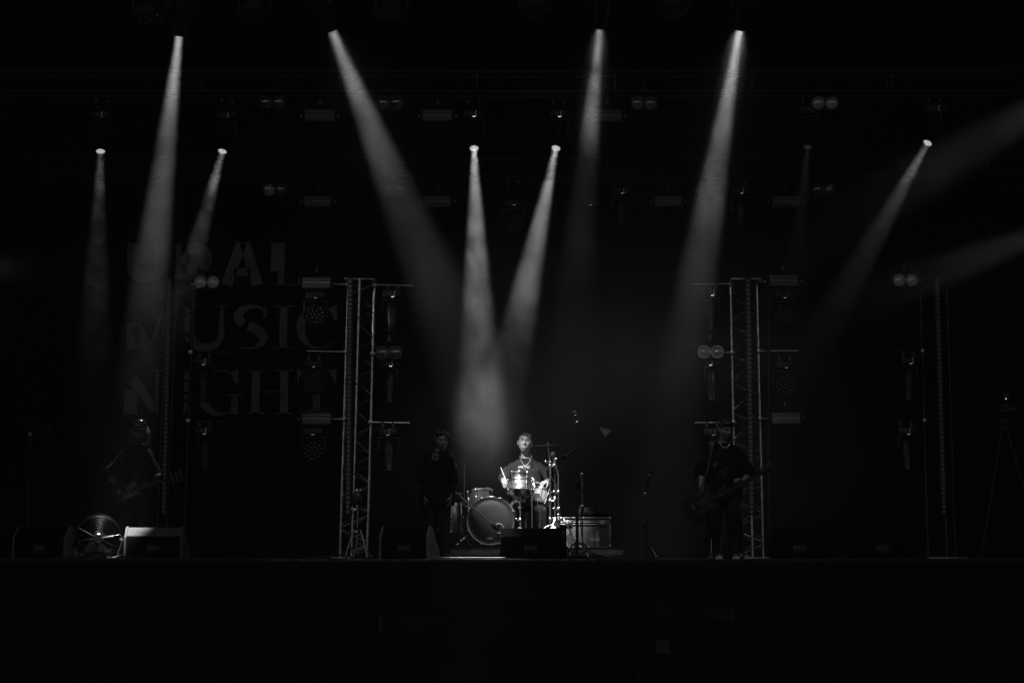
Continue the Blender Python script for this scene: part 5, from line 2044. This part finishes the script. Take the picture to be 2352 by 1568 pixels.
for s in (-1, 1):
    for k in range(6):
        x = s * (.066 + .006 * k)
        y0 = .01 + .018 * k
        pts = [Mg @ Vector((x * .8, y0, .06)), Mg @ Vector((x * 1.2, y0, -.02)), Mg @ Vector((x * 1.3 + random.uniform(-.01, .01), y0 - .01, -.12)), Mg @ Vector((x * 1.35 + random.uniform(-.02, .02), y0 - .02, -.20 - random.uniform(0, .04)))]
        hb.tube(pts, [.018, .022, .018, .006], 8)
hb.sph(Mg @ Vector((0, .035, .02)), (.086, .09, .10), 20, 14)
fuse(hb, 'hair', 'hair_fair', t, .007, 1)
bb = MB().sph(Mg @ Vector((0, -.075, -.105)), (.05, .038, .05), 20, 14, lump=.15)
fuse(bb, 'beard', 'hair', t, .007, 1)
cp = MB()
cp.lathe([(.091, .0), (.095, .02), (.092, .055), (.075, .088), (.045, .108), (.012, .114), (.003, .115)], 36, Mg @ Matrix.Translation((0, .004, .038)) @ Matrix.Scale(1.12, 4, (0, 1, 0)))
cap_o = cp.build('cap', 'vinyl_cap', t)
br_ = MB()
rg = []
for k in range(17):
    a = R(-170 + 160 * k / 16)
    a = R(180 + 10 + 160 * k / 16)
    inn = Vector((.088 * math.cos(a), .098 * math.sin(a), .042))
    out_ = Vector((.094 * math.cos(a), .098 * math.sin(a) - .065 * abs(math.sin(a)) ** .7, .034 - .014 * abs(math.cos(a)) ** 2))
    rg.append([Mg @ inn, Mg @ out_, Mg @ (out_ - Vector((0, 0, .006))), Mg @ (inn - Vector((0, 0, .006)))])
br_.loft(rg)
br_.build('brim', 'vinyl_cap', cap_o)
gls = MB()
for s in (-1, 1):
    gls.sph(Mg @ Vector((s * .033, -.093, .010)), (.026, .008, .020), 16, 10)
gls.tube([Mg @ Vector((-.08, -.01, .016)), Mg @ Vector((-.058, -.088, .018)), Mg @ Vector((0, -.104, .018)), Mg @ Vector((.058, -.088, .018)), Mg @ Vector((.08, -.01, .016))], .003, 6)
gls.build('sunglasses', 'vinyl_cap', t)
sb = MB()
sb.loft([ring(ng + Vector((0, .01, .012)), .09, .08), ring(ng + Vector((0, .01, -.02)), .128, .095), ring(ng + Vector((0, .01, -.06)), .18, .11), ring(ng + Vector((0, .012, -.11)), .215, .122), ring(ng + Vector((0, 0, -.2)), .22, .14), ring(ng + Vector((0, 0, -.42)), .20, .14), ring(ng + Vector((0, 0, -.66)), .20, .145)])
limb(sb, [s1 + Vector((.035, 0, -.035)), s1.lerp(e1, .6), e1 + Vector((0, 0, .10))], [.064, .078, .085])
limb(sb, [s2 - Vector((.035, 0, .035)), s2.lerp(e2, .6), e2 + Vector((0, 0, .06))], [.064, .078, .085])
sg_ = fuse(sb, 'shirt', 'shirt', t, .009, 6, .5, .014)
legs(t, (.0, .02, .93), .14)
gc = P(297, 1126, Yg - .27)
gu = (P(424, 1090, Yg - .34) - gc)
guitar('electric_guitar', 'electric guitar with a pale guard held by the guitarist in the cap', gc, gu, (0, 0, 1), .56, 'lacquer', 'panel_grey', 6, 1.02)
q, _ = smoothpts([P(262, 1118, Yg - .24), P(280, 1060, Yg - .2), P(294, 1032, Yg - .12), P(300, 1020, Yg), P(318, 1022, Yg + .13), P(342, 1062, Yg + .15), P(345, 1100, Yg + .02), P(330, 1108, Yg - .24)], [0] * 8, 5)
tag(MB().tube(q, .012, 6).build('guitar_strap', 'strap'), 'strap over the shoulder of the guitarist in the cap', 'strap')

# ------------------------------------------------------------------ camera on a tripod at the right edge
Yk = 22.6
kb = fl(2316, Yk)
t = empty('tripod_camera', kb)
tag(t, 'video camera on a tall tripod near the right edge of the stage', 'camera')
zk = P(2316, 985, Yk).z - FLOOR
for k, (lx, ly) in enumerate(((-.42, -.25), (.42, -.2), (.05, .45))):
    leg = MB()
    leg.tube([(lx * .08, ly * .08, zk), (lx * .55, ly * .55, zk * .48)], .018, 8)
    leg.tube([(lx * .5, ly * .5, zk * .52), (lx, ly, .02)], .012, 8)
    leg.box((lx * .53, ly * .53, zk * .49), (.05, .05, .06), bevel=.008)
    o = leg.build('leg', 'black_paint', t)
    MB().sph((lx, ly, .018), (.03, .03, .018), 10, 6).build('rubber_foot', 'black_plastic', o)
MB().lathe([(.07, zk - .06), (.085, zk - .02), (.085, zk + .03), (.05, zk + .06)], 20).build('tripod_bowl', 'black_paint', t)
MB().box((0, 0, zk + .10), (.12, .14, .08), bevel=.012).build('fluid_head', 'black_paint', t)
MB().tube([(.04, .06, zk + .08), (.16, .2, zk - .02), (.22, .42, zk - .12)], .01).build('pan_handle', 'black_paint', t)
cb_ = MB().box((.02, .02, zk + .23), (.15, .34, .17), bevel=.014)
co_ = cb_.build('camera_body', 'black_plastic', t)
MB().lathe([(.055, 0), (.06, .02), (.058, .12), (.072, .13), (.072, .19), (.062, .19), (.06, .14), (.004, .14)], 24, Matrix.Translation((-.05, -.12, zk + .23)) @ Matrix.Rotation(R(62), 4, 'Z') @ Matrix.Rotation(R(90), 4, 'X')).build('camera_lens', 'black_plastic', co_)
MB().tube([(.02, -.12, zk + .32), (.02, -.10, zk + .38), (.02, .12, zk + .38), (.02, .14, zk + .32)], .012).build('top_handle', 'black_plastic', co_)
MB().box((.0, -.17, zk + .42), (.10, .02, .07), bevel=.006).build('viewfinder', 'black_plastic', co_)
MB().sph((-.005, -.16, zk + .385), .009, 8, 6).build('tally_lamp', 'status_led', co_)

# ------------------------------------------------------------------ pedals and cables
for px, Y, lab in ((1652, 21.45, 'small metal effects pedal at the feet of the bass player'), (1690, 21.55, 'small metal effects pedal beside the feet, next to the dark monitor'), (1714, 21.5, 'small metal effects pedal nearest the dark monitor')):
    t = empty('effects_pedal', fl(px, Y), (0, 0, random.uniform(-.2, .2)))
    tag(t, lab, 'pedal', 'effects pedals')
    M = Matrix(((0, 0, 1, -.04), (1, 0, 0, 0), (0, 1, 0, 0), (0, 0, 0, 1)))
    MB().prism([(-.06, 0), (-.06, .03), (.06, .052), (.06, 0)], .08, M).build('body', 'steel', t, smooth=20)
    MB().cyl((0, -.03, .035), (0, -.03, .055), .009, n=12).build('foot_switch', 'chrome', t)
    for s in (-1, 1):
        MB().cyl((s * .02, .035, .045), (s * .02, .035, .062), .008, n=12).build('knob', 'black_plastic', t)


def cable(pts, r, m, label):
    q, _ = smoothpts(pts, [0] * len(pts), 6)
    tag(MB().tube(q, r, 8).build('floor_cable', m), label, 'cable', 'cables on the stage floor')


cable([fl(186, 21.2, .012), fl(200, 21.15, .05), fl(215, 21.12, .085), fl(232, 21.12, .07), fl(242, 21.15, .012), fl(225, 21.3, .012), fl(196, 21.3, .012), fl(160, 21.3, .012), fl(110, 21.3, .012)], .011, 'cable', 'black cable rising in a loop before the fan')
cable([fl(270, 21.2, .012), fl(282, 21.15, .03), fl(295, 21.12, .012), fl(330, 21.1, .012), fl(400, 21.12, .012), fl(470, 21.2, .012), fl(500, 21.6, .012)], .011, 'cable', 'black cable lying along the edge before the lit monitor')
cable([fl(300, 21.3, .04), fl(350, 21.25, .07), fl(400, 21.3, .13), fl(440, 21.4, .14)], .009, 'cable', 'black cable hanging across the front of the lit monitor')
cable([fl(700, 21.3, .012), fl(740, 21.4, .02), fl(780, 21.6, .05), fl(812, 22.0, .02), fl(860, 22.2, .012)], .010, 'cable', 'black cable running to the foot of the lettered tower')
cable([fl(990, 21.12, .012), fl(1050, 21.10, .012), fl(1100, 21.12, .012), fl(1160, 21.1, .012)], .009, 'cable', 'black cable along the stage edge below the bass drum')
cable([fl(1330, 21.5, .14), fl(1360, 21.4, .08), fl(1395, 21.3, .03), fl(1440, 21.25, .012), fl(1500, 21.4, .012)], .012, 'cable', 'thick black cable running right from the tall mic stand')

# ------------------------------------------------------------------ haze
bk = MB().sph((0, 0, 0), (3.7, 1.7, 3.0), 40, 26, lump=.35, ls=1.3)
bm_ = bpy.data.materials.new('smoke_bank')
bm_.use_nodes = True
bm_.node_tree.nodes.clear()
bo_ = bm_.node_tree.nodes.new('ShaderNodeOutputMaterial')
bv_ = bm_.node_tree.nodes.new('ShaderNodeVolumePrincipled')
bv_.inputs['Color'].default_value = (.92, .92, .92, 1)
bv_.inputs['Density'].default_value = .07
bv_.inputs['Anisotropy'].default_value = .2
bm_.node_tree.links.new(bv_.outputs[0], bo_.inputs['Volume'])
MATS['smoke_bank'] = bm_
o = bk.build('smoke', 'smoke_bank', smooth=180, loc=P(1490, 850, 27.0))
tag(o, 'soft bank of smoke hanging behind the drums', kind='stuff')
hz = MB().box((0, 10, 6.0), (84, 84, 14.4))
hm = bpy.data.materials.new('haze')
hm.use_nodes = True
hm.node_tree.nodes.clear()
ho = hm.node_tree.nodes.new('ShaderNodeOutputMaterial')
hv = hm.node_tree.nodes.new('ShaderNodeVolumePrincipled')
hv.inputs['Color'].default_value = (.92, .92, .92, 1)
hv.inputs['Density'].default_value = HAZE
hv.inputs['Anisotropy'].default_value = .2
hm.node_tree.links.new(hv.outputs[0], ho.inputs['Volume'])
MATS['haze'] = hm
tag(hz.build('haze', 'haze', smooth=0), 'thin even haze hanging over the stage', kind='stuff')
